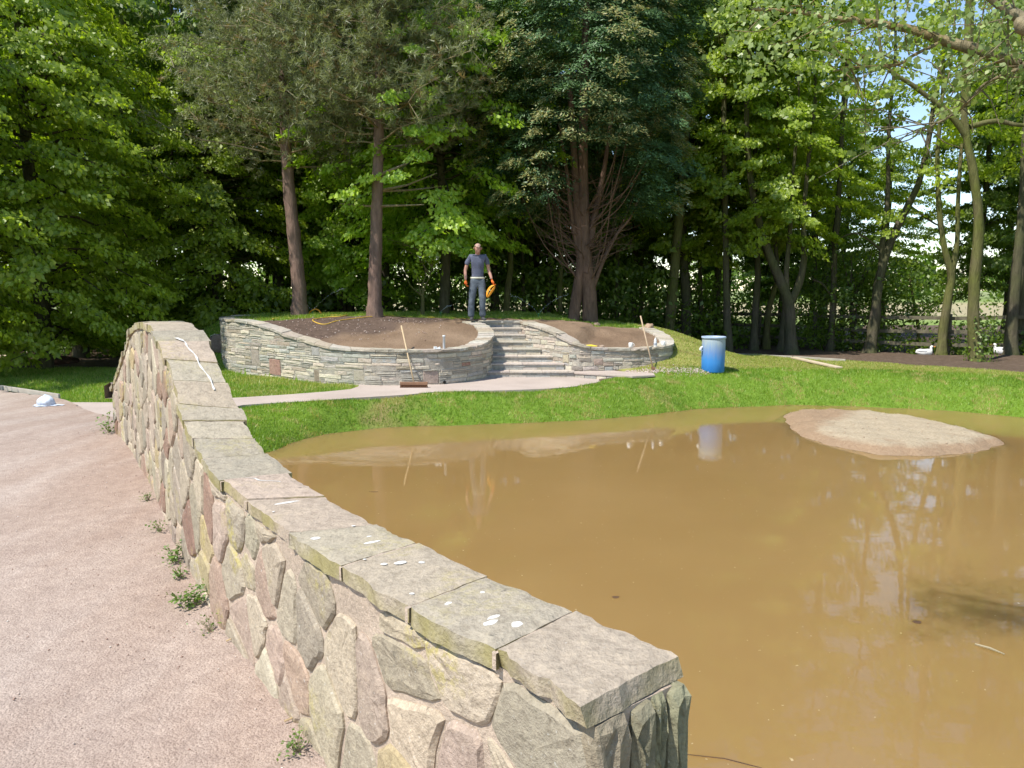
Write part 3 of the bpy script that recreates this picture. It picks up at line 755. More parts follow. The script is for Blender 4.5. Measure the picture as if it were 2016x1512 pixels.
n1 = coursed(lbed, LL, -1, .9, LL.S - .02, .38, BC, .125, (.055, .115), (.2, .62), 300, FL)
FR = [(aS(RL_, 1165, 15.6), .66, aS(RL_, 1165, 15.6) + .2, .79, (.39, .29, .235)), (aS(RL_, 1192, 15.6), .5, aS(RL_, 1192, 15.6) + .19, .62, (.37, .385, .37)), (aS(RL_, 1250, 15.75), .42, aS(RL_, 1250, 15.75) + .17, .56, (.30, .265, .24)),
      (aS(RL_, 1095, 15.6), .7, aS(RL_, 1095, 15.6) + .16, .86, (.42, .38, .28))]
n2 = coursed(rbed, RL_, -1, .0, RL_.S - .3, .38, BC, .125, (.05, .10), (.15, .48), 300, FR)
# bed copings, long thin stones laid across the wall
def bed_cope(LN, root, lens, over=.03):
    A = Line([(*LN.p(s, .15), LN.z(s)) for s in np.linspace(0, LN.S, 40)], 3); B = Line([(*LN.p(s, -.15), LN.z(s)) for s in np.linspace(0, LN.S, 40)], 3)
    u = 0
    while u < 1:
        l = lens(u) / LN.S * rnd.uniform(.75, 1.3); v = min(1, u + l)
        if 1 - v < .012: v = 1
        slab((u * A.S, u * B.S), (v * A.S, v * B.S), jitc(rnd.choice([(.42, .375, .31), (.46, .41, .34), (.40, .34, .26), (.45, .42, .37)]), .1, .03), A, B, .012, .048, root, M_BSTONE, nu=4, nv=3, gap=.005, edge=.03, zj=rnd.uniform(-.006, .006))
        u = v
bed_cope(LL, lbed, lambda u: .42 if u < .72 else .12)
bed_cope(RL_, rbed, lambda u: .38 if u < .75 else .16)
MB().tube([(*LL.p(aS(LL, 866, 14.3), -.10), .47), (*LL.p(aS(LL, 866, 14.3), -.165), .47)], .028, 10).build('weep_hole', simple('black_pipe', (.01, .01, .01), .5), lbed)

# --- steps
steps = empty('garden_steps', (0, 0, 0), 'flight of grey stone steps climbing the mound between the two curved walls', 'steps')
RE = [1.62, 1.08, .86, .62, .44, .30, .22, .24]; LE = [-.62, -.56, -.52, -.50, -.50, -.52, -.58, -.68]
SC2 = [(.46, .445, .40), (.40, .40, .375), (.50, .47, .41), (.34, .345, .32), (.48, .44, .36)]
for i in range(8):
    y0 = 15.38 + .28 * i; z0 = .42 + .133 * i; z1 = z0 + .133
    a, b = LE[i] - .1, RE[i] - (.34 if i == 0 else 0)
    back = y0 + (.62 if i < 7 else .9)
    MB().box(((a + b) / 2, (y0 + .03 + back) / 2, (z0 - .2 + z1 - .035) / 2), (b - a, back - y0 - .03, z1 - .035 - z0 + .2)).build('step_core', M_MORTAR2, steps)
    # riser stones in two courses
    f = lambda s, t, o, y0=y0: (s, y0 + .03 - o, t)
    for lo, hi in ((z0, z0 + .048), (z0 + .052, z1 - .038)):
        s = a
        while s < b - .03:
            w = min(rnd.uniform(.14, .5), b - s)
            q = [(s + .003, lo), (s + w * .5, lo + rnd.uniform(-.002, .002)), (s + w - .003, lo), (s + w - .003, hi - rnd.uniform(0, .004)), (s + w * .5, hi + rnd.uniform(-.002, .002)), (s + .003, hi - rnd.uniform(0, .004))]
            Vp, Fp = piece(q, f, rnd.uniform(.002, .014), .02, .004, .002); local(Vp, Fp, 'stone', steps, M_BSTONE, jitc(rnd.choice(SC2), .15, .03)); s += w
    # tread slabs
    s = a; nt = max(1, round((b - a) / .7))
    for q in range(nt):
        u0 = a + (b - a) * q / nt; u1 = a + (b - a) * (q + 1) / nt
        pts = [(u0 + .003, y0 + rnd.uniform(-.004, .006)), ((u0 + u1) / 2, y0 + rnd.uniform(-.006, .006)), (u1 - .003, y0 + rnd.uniform(-.004, .006)), (u1 - .003, back - .3 if i < 7 else back), (u0 + .003, back - .3 if i < 7 else back)]
        V = [(x, y, z1 - .034) for x, y in pts] + [(x, y, z1 - .004) for x, y in pts] + [(x + (.004 if k_ in (0, 4) else -.004 if k_ in (2, 3) else 0), y + (.005 if k_ < 3 else -.004), z1) for k_, (x, y) in enumerate(pts)]
        F = [tuple(range(4, -1, -1)), tuple(range(10, 15))] + [(r * 5 + k_, r * 5 + (k_ + 1) % 5, (r + 1) * 5 + (k_ + 1) % 5, (r + 1) * 5 + k_) for r in (0, 1) for k_ in range(5)]
        local(V, F, 'tread', steps, M_BSTONE, jitc([(.46, .42, .36), (.52, .455, .40)][i < 3], .05, .02))
# low slab ledge right of the bottom step
lg = [(1.28, 15.36), (1.75, 15.05), (2.32, 14.68), (2.75, 14.85), (2.9, 15.8), (1.3, 15.7)]
V = [(x, y, z) for z in (.3, .50) for x, y in lg]; F = [tuple(range(5, -1, -1)), tuple(range(6, 12))] + [(k_, (k_ + 1) % 6, (k_ + 1) % 6 + 6, k_ + 6) for k_ in range(6)]
local(V, F, 'ledge', steps, M_MORTAR2, (.4, .36, .3))
V = []
for z, g in ((.505, .0), (.535, .0), (.54, .008)):
    V += [(x + (2.1 - x) * g, y + (15.3 - y) * g, z) for x, y in [(1.26, 15.33), (1.75, 15.02), (2.33, 14.64), (2.80, 14.83), (2.9, 15.8), (1.3, 15.7)]]
F = [tuple(range(5, -1, -1)), tuple(range(12, 18))] + [(r * 6 + k_, r * 6 + (k_ + 1) % 6, (r + 1) * 6 + (k_ + 1) % 6, (r + 1) * 6 + k_) for r in (0, 1) for k_ in range(6)]
local(V, F, 'ledge_slab', steps, M_CONC, (.45, .4, .34))
fl = Line([(1.28, 15.36, .5), (1.75, 15.05, .5), (2.32, 14.68, .5)], 4); s = 0
while s < fl.S - .05:
    w = min(rnd.uniform(.15, .35), fl.S - s)
    Vp, Fp = piece([(s + .004, .42), (s + w - .004, .42), (s + w - .004, .50), (s + .004, .498)], lambda a, t, o: (*fl.p(a, -o), t), .012, .02, .005, .002); local(Vp, Fp, 'stone', steps, M_BSTONE, jitc(rnd.choice(BC))); s += w

# ------------------------------------------------------------------ island
ISL = [(4.62, 12.9), (4.9, 12.1), (5.05, 11.3), (4.95, 10.55), (5.05, 10.05), (5.5, 9.93), (6.05, 10.05), (6.6, 10.3), (7.0, 10.72), (7.2, 11.3), (7.15, 12.0), (6.9, 12.7), (6.4, 13.25), (5.7, 13.55), (5.05, 13.4)]
ISL = [(p.x, p.y) for p in (atz(px, py, 0) for px, py in [(1548, 832), (1560, 846), (1590, 862), (1640, 878), (1700, 890), (1760, 898), (1830, 897), (1890, 893), (1940, 886), (1972, 873)])] + [(7.15, 11.1), (7.1, 11.9), (6.9, 12.6), (6.5, 13.2), (5.9, 13.5), (5.3, 13.55), (4.85, 13.3)]
isn = npl([p[:2] for p in spline([(a, b, 0) for a, b in ISL] + [(ISL[0][0], ISL[0][1], 0)], 3)[:-1]])
def hisl(x, y):
    x = np.asarray(x, float); y = np.asarray(y, float); P = np.stack([x.ravel(), y.ravel()], 1); d = -poly_sd(P, isn)
    d = d + .05 * wav(x.ravel(), y.ravel(), 5.3, 1) + .02 * wav(x.ravel(), y.ravel(), 13, 3)
    h = np.where(d > 0, .12 * (1 - (1 - np.clip(d / .42, 0, 1)) ** 2) + .02 * sm(d / 1.4) + .014 * wav(x.ravel(), y.ravel(), 7) * sm(d / .3) + .006 * wav(x.ravel(), y.ravel(), 21, 1), d * .6)
    return h.reshape(x.shape)
def isl_mat():
    t = NT('island_earth'); co = t.pos(); n1 = t.noise(co, 1.6, 5, .65); n2 = t.noise(co, 22, 5, .75); sx = t.n('SeparateXYZ'); t.l(co, sx.inputs[0])
    dry = t.ramp(n2, [(.3, (.34, .27, .18)), (.55, (.44, .36, .25)), (.75, (.54, .46, .34))])
    wet = t.ramp(n2, [(.3, (.27, .18, .11)), (.75, (.39, .28, .18))])
    e = t.math('ADD', sx.outputs[2], t.math('ADD', t.math('MULTIPLY', n1, .11), t.math('MULTIPLY', t.noise(co, 7, 4), .05)))
    f = t.mapr(e, .15, .195)
    far = t.math('ADD', t.math('SUBTRACT', t.math('MULTIPLY', sx.outputs[0], .75), t.math('MULTIPLY', sx.outputs[1], .62)), t.math('MULTIPLY', n1, .8))
    f = t.math('MULTIPLY', f, t.mapr(far, -3.35, -3.05))
    t.bsdf(t.mix(f, wet, dry), .9, n2, .03, .2); return t.m
grid_obj('island', np.arange(4.3, 7.6, .06), np.arange(9.6, 13.9, .06), isl_mat(), hisl, False)

K = 420; x = 4.4 + 3 * NR.rand(K); y = 9.7 + 4 * NR.rand(K); z = hisl(x, y); k = z > .02; x, y, z = x[k], y[k], z[k]; K = len(x); s = .005 + .013 * NR.rand(K) ** 4
base0 = np.array([(1, 0, 0), (-.5, .87, 0), (-.5, -.87, 0), (0, 0, .9), (0, 0, -.6)]); F00 = np.array([(0, 1, 3), (1, 2, 3), (2, 0, 3), (1, 0, 4), (2, 1, 4), (0, 2, 4)])
V = np.stack([np.stack([x + s * b0[0], y + s * b0[1], z + s * .3 + s * b0[2]], 1) for b0 in base0], 1).reshape(-1, 3)
me = np_mesh('island_stones', V, (F00[None] + (np.arange(K) * 5)[:, None, None]).reshape(-1, 3)); me.materials.append(simple('earth_clod', (.42, .32, .22), .95, .3, 9))
tag(link('island_stones', me), 'small stones and clods strewn over the earth island', 'stones', None, 'stuff')

# ------------------------------------------------------------------ leaves and trees
def unit(a): return a / (np.linalg.norm(a, axis=1, keepdims=True) + 1e-9)
def leaves(C, N, D, size, wid=.62, tint=None, fold=.12):
    """kite leaves: centre C, normal N, direction D"""
    n = len(C); N = unit(N); D = unit(D - (D * N).sum(1, keepdims=True) * N); W = np.cross(N, D)
    s = size[:, None] if hasattr(size, '__len__') else size
    A = C - D * s * .5; B = C + W * s * wid * .5 - D * s * .08 - N * s * fold; T = C + D * s * .5 - N * s * fold * .8; E = C - W * s * wid * .5 - D * s * .08 - N * s * fold
    V = np.stack([A, B, T, E], 1).reshape(-1, 3); F = np.arange(4 * n).reshape(n, 4)
    return V, F, (NR.rand(n) if tint is None else tint)
def spray_leaves(centers, outs, R, per, size, flat=.3, droop=.35, up=.8, scatter=.5, tint_c=None):
    """flattened sprays of leaves round each centre; outs = outward direction"""
    n = len(centers); K = n * per; c = np.repeat(centers, per, 0); o = np.repeat(unit(outs), per, 0)
    r = np.repeat(R if hasattr(R, '__len__') else np.full(n, R), per)
    q = NR.randn(K, 3); q = unit(q) * (NR.rand(K, 1) ** .45)
    side = unit(np.cross(o, np.tile([[0, 0, 1.]], (K, 1)))); lat = q[:, :1]; lon = q[:, 1:2]; ver = q[:, 2:3] * flat
    P = c + r[:, None] * (o * lon + side * lat * .85)
    P[:, 2] += r * (ver[:, 0] - droop * (lon[:, 0] * .6 + .4) ** 2 * np.sign(lon[:, 0] + .6))
    N = np.tile([[0, 0, up * .85]], (K, 1)) + o * .8 + NR.randn(K, 3) * scatter
    D = o + side * lat + NR.randn(K, 3) * .5; D[:, 2] -= .5
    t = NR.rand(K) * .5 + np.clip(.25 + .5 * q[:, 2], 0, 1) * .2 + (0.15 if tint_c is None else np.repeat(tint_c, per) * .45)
    return leaves(P, N, D, size * (.7 + .6 * NR.rand(K)), tint=t)
def crown_mesh(name, mat, H0, H1, R, nb, nsp, per, size, spr=.55, trunk_pts=None, shape=lambda h: (1 - (h * 2 - 1) ** 2 * .75) ** .5, droop=.35, bias=None, flat=.3, rise=.25):
    """crown of boughs round a vertical axis; returns leaf mesh and bough lines"""
    C = []; O = []; RR = []; TC = []; B = []
    for i in range(nb):
        h = (i + NR.rand()) / nb; z = H0 + (H1 - H0) * h; a = i * 2.399 + NR.rand() * .8; L = R * shape(h) * (.7 + .4 * NR.rand())
        if bias: L *= 1 + bias[1] * math.cos(a - bias[0])
        dx, dy = math.cos(a), math.sin(a); ln = []
        tc = NR.rand()
        for k in range(nsp + 1):
            u = k / nsp; zz = z + L * (rise * u - droop * u * u * 1.1) + NR.randn() * .08; w = NR.randn() * .12 * L * u
            p = (dx * L * u - dy * w, dy * L * u + dx * w, zz); ln.append(p)
            if u > .3:
                C.append(p); O.append((dx, dy, -.1)); RR.append(spr * (1.15 - .45 * u) * (.75 + .5 * NR.rand())); TC.append(tc * .6 + NR.rand() * .4)
        B.append(ln)
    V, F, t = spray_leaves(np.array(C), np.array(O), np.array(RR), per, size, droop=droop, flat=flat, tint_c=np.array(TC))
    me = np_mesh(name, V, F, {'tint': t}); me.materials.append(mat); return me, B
def limbs(mb, B, r0=.045, n=3):
    for ln in B: mb.tube(ln, [r0 * (1 - .85 * k / (len(ln) - 1)) for k in range(len(ln))], n, False)

def hz(x, y): return float(hfun(np.array([x]), np.array([y]))[0])
def trunk_px(paths, Y, wpx, zb=None):
    """tubes from pixel paths at forward distance Y (a path may carry its own depth shifts)"""
    mb = MB()
    for pi_, (path, wa, wb_) in enumerate(paths):
        P = [at(p[0], p[1], Y + (p[2] if len(p) > 2 else 0)) for p in path]
        if pi_ == 0 and zb is not None: P[0].z = zb - .05
        if path[-1][1] < 460 and wb_ > 4: P += [P[-1] + (P[-1] - P[-2]) * .5 + Vector((.1, 0, 1.2)), P[-1] + (P[-1] - P[-2]) * .6 + Vector((-.1, 0, 3.2))]; wb_ *= .45
        pp = spline(P, 4); n = len(pp); rs = [(wa + (wb_ - wa) * i / (n - 1)) / 1500 * Y / 2 for i in range(n)]
        if pi_ == 0: rs[0] *= 1.45; rs[1] *= 1.12
        mb.tube(pp, rs, 10, False, .25)
    return mb

# background wood: a few crowns shared by many trees
BGC = []
for i, (m, hh, R_) in enumerate([(M_OAK, (3.2, 14), 3.4), (M_MAPLE, (3.0, 13), 3.2), (M_OAK, (4.0, 15), 3.0), (M_OAK, (2.2, 12), 3.0)]):
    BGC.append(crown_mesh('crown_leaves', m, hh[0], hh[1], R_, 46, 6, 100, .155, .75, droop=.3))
BGT = []
for i in range(4):
    mb = MB(); x = y = 0; pts = [Vector((0, 0, -.2))]
    for k in range(1, 9):
        x += rnd.uniform(-.14, .14); y += rnd.uniform(-.14, .14); pts.append(Vector((x, y, k * 1.6)))
    rr = [.17 * (1.35 if k == 0 else 1 - k * .085) for k in range(9)]
    mb.tube(pts, rr, 8, False, .2); limbs(mb, BGC[i][1][::2], .05)
    me = mesh('trunk', mb.V, mb.F, True); me.materials.append([M_BARK, M_BARK, M_MOSS, M_BARK][i]); BGT.append(me)
WOODG = 'trees of the wood behind the garden'
kinds = ['dark leafy wood tree', 'mid green leafy wood tree', 'tall dark wood tree with mossy trunk', 'low branching dark wood tree']
wood = []
def wood_tree(x, y, k, s, rz, label):
    r = empty('wood_tree', (x, y, .3), label, 'tree', WOODG, rz); r.scale = (s, s, s * rnd.uniform(.92, 1.1))
    link('trunk', BGT[k], r); link('crown', BGC[k][0], r); wood.append((x, y)); return r
# left and centre rows are dense, the right is open
rows = [(-19.5, 25.2), (-16.5, 23.6), (-13.6, 25.6), (-11.4, 23.4), (-9.3, 25.8), (-7.4, 24.0), (-5.6, 26.2), (-3.9, 24.4), (-2.2, 26.6), (-.6, 24.9), (1.2, 26.8), (2.6, 24.6), (4.2, 26.4), (5.6, 24.6),
        (-21, 29), (-17.5, 28.6), (-14.4, 29.6), (-11.7, 28.4), (-9.0, 29.8), (-6.6, 28.6), (-4.0, 30.2), (-1.6, 28.8), (.8, 30.4), (3.2, 29.2), (5.6, 30.0), (7.6, 28.4),
        (-24, 34), (-20, 33.5), (-16.4, 34), (-12.6, 33), (-9, 34.4), (-5.4, 33.2), (-1.8, 34.6), (1.8, 33.4), (5.4, 34.6), (9.2, 32.6), (-24, 24), (-27, 29)]
wl = []
for i, (x, y) in enumerate(rows):
    cx_ = x / y * 1500 + 1008
    wl.append(([0, 1, 3, 2, 0, 3, 1][i % 7], 'front' if y < 27 else 'second' if y < 31 else 'third', 'behind the left maples' if cx_ < 380 else 'behind the two pines' if cx_ < 800 else 'behind the man and sycamore' if cx_ < 1100 else 'behind the cypress'))
for i, (x, y) in enumerate(rows):
    same = sorted([j for j in range(len(rows)) if wl[j] == wl[i]], key=lambda j: rows[j][0] / rows[j][1]); k, dep, where = wl[i]
    w_ = '' if len(same) == 1 else [', left one', ', right one'][same.index(i)] if len(same) == 2 else [', left one', ', middle one', ', right one'][same.index(i)]
    wood_tree(x, y, k, rnd.uniform(.85, 1.12), rnd.uniform(0, 6), f'{kinds[k]}, {dep} row, {where}{w_}')
for i, (x, y, k, s) in enumerate([(10.6, 30, 3, .75), (14.8, 30.5, 1, .6), (16.5, 24.5, 0, .9), (19, 21.5, 3, .9), (12.8, 38, 3, .6), (11.2, 28.8, 3, .7), (15.6, 25.6, 3, .72), (13.6, 31.5, 1, .72), (18.4, 28.5, 0, .75)]):
    wood_tree(x, y, k, s, rnd.uniform(0, 6), f'{kinds[k]} beyond the fence, gap {["nearest the cypress","behind the leaning trunk","behind the ivy trunk","at the far right","deepest in the field","behind the fork with twigs","just left of the right edge","in the gap beside the fork","beyond the edge trunks"][i]}'.replace('gap ', ''))
# trees behind the viewer and to the sides, seen in reflections and from elsewhere
for i, (x, y, k, s) in enumerate([(17, 12, 1, 1.0), (16, 6, 0, 1.0), (-25, 14, 1, .9), (-28, 4, 0, .9)]):
    wood_tree(x, y, k, s, rnd.uniform(0, 6), f'{kinds[k]} standing outside the picture to the {["right by the pond end","right past the pond","left of the drive","far left of the drive"][i]}')

# left maples, near, hanging low over the lawn
me_m1, B1 = crown_mesh('maple_crown', M_MAPLE, .7, 9.0, 3.2, 92, 7, 120, .118, .66, droop=.42, shape=lambda h: .55 + .5 * math.sin(PI * min(1, h * 1.15)) ** .7 if h < .85 else .6)
me_m2, B2 = crown_mesh('maple_crown', M_MAPLE, 1.8, 9.5, 2.8, 66, 7, 105, .118, .6, droop=.4)
mt = MB(); mt.tube([(0, 0, -.1), (.05, 0, 2), (-.1, .1, 5), (0, 0, 9.5)], [.2, .16, .12, .04], 10, False, .2); limbs(mt, B1); me_mt1 = mesh('trunk', mt.V, mt.F, True); me_mt1.materials.append(M_BARK)
mt = MB(); mt.tube([(0, 0, -.1), (-.05, 0, 2), (.1, .1, 5), (0, 0, 9.5)], [.2, .16, .12, .04], 10, False, .2); limbs(mt, B2); me_mt2 = mesh('trunk', mt.V, mt.F, True); me_mt2.materials.append(M_BARK)
for (x, y, mm, tt, s, rz, lab) in ((-10.6, 17.2, me_m1, me_mt1, 1, 0, 'bright green maple with low drooping boughs over the left lawn'), (-11.6, 14.9, me_m1, me_mt1, .92, 2, 'bright green maple at the left edge above the gravel drive'),
                                   (-11.8, 20.8, me_m2, me_mt2, 1.05, 4, 'darker maple standing behind the low drooping maple on the left'), (-8.4, 21.9, me_m1, me_mt1, .95, 1.3, 'shaded maple between the left lawn and the first pine')):
    r = empty('maple_tree', (x, y, .35), lab, 'tree', 'maples on the left', rz); r.scale = (s, s, s)
    link('trunk', tt, r); link('crown', mm, r)

# bright sycamore behind the man
me_s, Bs = crown_mesh('sycamore_crown', M_LIME, 1.9, 9.0, 2.9, 88, 7, 110, .125, .62, droop=.48, shape=lambda h: .62 + .45 * math.sin(PI * h), bias=(-2.0, .25))
r = empty('sycamore_tree', (-1.85, 20.6, 1.45), 'bright lime green sycamore with layered drooping leaves, directly behind the man', 'tree')
mt = MB(); mt.tube([(0, 0, -.6), (.1, 0, 2), (-.1, .1, 5), (0, 0, 8.8)], [.15, .12, .09, .04], 10, False, .2); limbs(mt, Bs); mt.build('trunk', M_BARK, r, True); link('crown', me_s, r)
r = empty('sycamore_tree', (-5.3, 24.0, .5), 'lime green sycamore whose leaves show between the two pine trunks', 'tree', None, 2.2); r.scale = (.95, .95, .95)
mt.build('trunk', M_BARK, r, True); link('crown', me_s, r)

# pines
def pine(name, base, path, r0, r1, seed, label, H0, H1, R_, lowbare):
    NR.seed(seed); root = empty(name, base, label, 'tree', 'two tall pines on the mound'); b = Vector(base)
    P = [Vector(p) - b for p in path]; pp = spline(P, 8); n = len(pp)
    mb = MB(); rad = []
    for i, p in enumerate(pp):
        rr = r0 + (r1 - r0) * (p.z / pp[-1].z); rr *= 1 + (.3 * math.exp(-p.z / .25)) + (.10 if i % 5 == 3 else 0); rad.append(rr)
    mb.tube(pp, rad, 14, False, .12)
    mb.build('trunk', M_PBARK, root, True)
    C = []; O = []; lim = MB(); nb = 74
    for i in range(nb):
        h = (i + NR.rand()) / nb; z = H0 + (H1 - H0) * h; a = i * 2.399 + NR.rand() * .6
        k = min(range(n), key=lambda q: abs(pp[q].z - z)); c = pp[k]; L = R_ * (1.08 - .6 * h) * (.62 + .5 * NR.rand()); ln = []
        for q in range(7):
            u = q / 6; w = NR.randn() * .08 * L * u
            p = Vector((c.x + math.cos(a) * L * u - math.sin(a) * w, c.y + math.sin(a) * L * u + math.cos(a) * w, z + L * (.10 * u + .16 * u * u) + NR.randn() * .05)); ln.append(p)
            if u > .28:
                for _ in range(15):
                    e = NR.randn(3) * (.12 + .26 * L / R_) * (1.1 - .3 * u); C.append((p.x + e[0], p.y + e[1], p.z + e[2] * .6 + .05)); O.append((math.cos(a) * .7 + NR.randn() * .6, math.sin(a) * .7 + NR.randn() * .6, .35 + NR.randn() * .35))
                    if NR.rand() < .16: lim.tube([p, C[-1]], .007, 3, False)
        lim.tube(ln, [.028 * (1 - .85 * q / 6) for q in range(7)], 4, False)
    for (z, a, L, dz) in lowbare:
        k = min(range(n), key=lambda q: abs(pp[q].z - z)); c = pp[k]
        lim.tube([c, c + Vector((math.cos(a) * L * .5, math.sin(a) * L * .5, dz * .35)), c + Vector((math.cos(a) * L, math.sin(a) * L, dz))], [.035, .022, .01], 5, False)
    lim.build('branches', M_PTWIG, root)
    C = np.array(C); O = unit(np.array(O)); nn = 18; K = len(C) * nn
    c = np.repeat(C, nn, 0); o = np.repeat(O, nn, 0)
    d = unit(o * .65 + unit(NR.randn(K, 3)) * .85); c = c + o * (NR.rand(K, 1) - .5) * .13
    side = unit(np.cross(d, NR.randn(K, 3))); ln = (.10 + .08 * NR.rand(K, 1)); w = .0085
    V = np.stack([c - side * w, c + side * w, c + d * ln], 1).reshape(-1, 3); F = np.arange(3 * K).reshape(K, 3)
    t = np.clip(np.repeat(NR.rand(len(C)) * .6, nn) + NR.rand(K) * .4, 0, 1); dead = np.repeat((NR.rand(len(C)) < .07), nn); t = np.where(dead, 2.3, t)
    me = np_mesh('needles', V, F, {'tint': t}); me.materials.append(M_PINE); link('crown', me, root)
    return root
P1 = at(590, 614, 19.4); P1.z = hz(P1.x, 19.4)
pine('pine_tree', P1, [P1 - Vector((0, 0, .15)), at(588, 560, 19.4), at(580, 480, 19.4), at(570, 380, 19.4), at(563, 290, 19.4), at(558, 160, 19.4), at(566, 40, 19.4), at(572, -120, 19.4), at(575, -200, 19.4)], .185, .05, 3,
     'left of the two tall pines, trunk rising from the grass of the mound', 3.6, 9.3, 3.35, [(4.0, 2.8, 1.0, .35), (4.0, .3, 1.1, .5), (3.3, 3.0, .3, .05)])
P2 = at(738, 630, 18.2); P2.z = hz(P2.x, 18.2)
pine('pine_tree', P2, [P2 - Vector((0, 0, .15)), at(738, 560, 18.2), at(741, 450, 18.2), at(744, 330, 18.2), at(747, 200, 18.2), at(744, 80, 18.2), at(742, -60, 18.2), at(738, -200, 18.2)], .165, .05, 5,
     'right of the two tall pines, trunk rising from the bare dark soil', 3.9, 8.6, 3.0, [(3.0, .2, 1.4, .45), (2.9, .5, 1.6, .2), (2.6, 2.8, 1.0, .1), (3.3, 6.0, 1.5, .7), (2.5, -.3, 1.2, .0)])
NR.seed(11)

# big cypress with bare fanning limbs below
cb = at(1148, 630, 19.6); cb.z = hz(cb.x, 19.6)
cyp = empty('cypress_tree', cb, 'huge dark green cypress with brown tipped sprays and bare fanning limbs', 'tree')
def L_(p): return Vector(p) - cb
mb = MB()
def fan(path, a, b, n=8):
    pp = spline([L_(at(x, y, 19.6 + (d[0] if d else 0))) for x, y, *d in path], 4); mb.tube(pp, [a + (b - a) * i / (len(pp) - 1) for i in range(len(pp))], n, False, .15)
fan([(1163, 640), (1158, 560), (1152, 500), (1150, 420), (1148, 300), (1150, 150), (1155, 0), (1160, -200)], .20, .06, 12)
fan([(1128, 645), (1133, 600), (1143, 520), (1138, 430), (1130, 300), (1120, 150)], .17, .06, 12)
fan([(1160, 490), (1172, 420), (1190, 330), (1205, 220)], .1, .04)
fan([(1140, 500), (1126, 430), (1116, 340), (1100, 240)], .075, .03)
fan([(1162, 585), (1185, 520), (1215, 460), (1240, 430), (1262, 380)], .06, .02)
for i in range(26):
    sx_ = rnd.choice([-1, 1]); y0 = rnd.uniform(400, 570); y1 = y0 - rnd.uniform(110, 230); x1 = 1148 + sx_ * rnd.uniform(40, 150)
    dd = rnd.uniform(-1.4, 1.2); fan([(1148 + sx_ * 8, y0), ((1148 + x1) / 2 + sx_ * 12, y0 - (y0 - y1) * .35, dd * .5), (x1, y1, dd)], .022, .005, 5)
for i in range(75):
    a = rnd.uniform(0, 2 * PI); z0 = rnd.uniform(1.2, 3.6); L = rnd.uniform(.8, 1.7); c0 = Vector((0, 0, z0))
    p1 = c0 + Vector((math.cos(a) * L * .5, math.sin(a) * L * .5, L * rnd.uniform(-.05, .3))); p2 = c0 + Vector((math.cos(a) * L, math.sin(a) * L, L * rnd.uniform(.1, .7)))
    mb.tube([c0, p1, p2], [.016, .011, .004], 4, False)
    for _ in range(3):
        q = p1.lerp(p2, rnd.random()); mb.tube([q, q + Vector((rnd.uniform(-.4, .4), rnd.uniform(-.4, .4), rnd.uniform(-.1, .4)))], [.006, .003], 3, False)
mb.build('trunk', M_CBARK, cyp, True)
C = []; O = []; TT = []
nC = 1650
for i in range(nC):
    z = 2.6 + 7.9 * (i + NR.rand()) / nC; a = NR.rand() * 2 * PI
    Rz = np.interp(z, [2.6, 3.4, 4.4, 6.0, 7.5, 8.8, 10.5], [1.9, 2.2, 2.4, 2.6, 2.6, 1.8, .4])
    low = z < 4.1
    if low:
        # skirts hang at the left and the right, the middle front stays open
        px_ = math.cos(a)
        if abs(px_) < .52 and math.sin(a) < .2: continue
        if z < 3.5 and NR.rand() < .35: continue
    r_ = Rz * (1 - (NR.rand() ** 2.2) * .55) * (1 + .13 * math.sin(a * 3 + z * 1.1) + .08 * math.sin(a * 7 - z * 2.3))
    C.append((math.cos(a) * r_, math.sin(a) * r_, z + .12 * math.sin(a * 5))); O.append((math.cos(a), math.sin(a), .25))
    nz = noise.noise(Vector((math.cos(a) * r_, math.sin(a) * r_, z)) * .75 + Vector((3.1, 0, 5)))
    TT.append(1 if nz > .04 else 0)
C = np.array(C) + np.array([[.05, .1, 0]]); O = np.array(O); TT = np.array(TT)
def frond_mesh(C, O, TT, per, R_, mat, size=.13, wid=.3):
    n = len(C); K = n * per; c = np.repeat(C, per, 0); o = np.repeat(unit(O), per, 0); side = unit(np.cross(o, np.tile([[0, 0, 1.]], (K, 1))))
    lon = NR.rand(K, 1) ** .7; lat = NR.randn(K, 1) * .42 * (1.15 - lon * .8); r = np.repeat(R_ * (.75 + .5 * NR.rand(n)), per)[:, None]
    P = c + o * r * (lon - .3) + side * r * lat; P[:, 2] += (r[:, 0] * (.38 * np.sin(lon[:, 0] * 2.6) - .32 * lon[:, 0] ** 2 - .3 * np.abs(lat[:, 0]))) + NR.randn(K) * .035
    D = o * .8 + side * lat * 1.5 + NR.randn(K, 3) * .3; D[:, 2] -= .35 * lon[:, 0] - .15
    N = np.tile([[0, 0, 1.]], (K, 1)) + o * .6 + NR.randn(K, 3) * .45
    tip = (lon[:, 0] > .55) & (NR.rand(K) < .8)
    t = np.clip(.1 + .6 * lon[:, 0] + NR.rand(K) * .3, 0, 1); t = np.where(np.repeat(TT == 1, per) & tip, 2.2 - NR.rand(K) * .5, t)
    V, F, t = leaves(P, N, D, size * (.7 + .6 * NR.rand(K)), wid, t)
    me = np_mesh('fronds', V, F, {'tint': t}); me.materials.append(mat); return me
link('crown', frond_mesh(C, O, TT, 125, .62, M_CYP, .105), cyp)

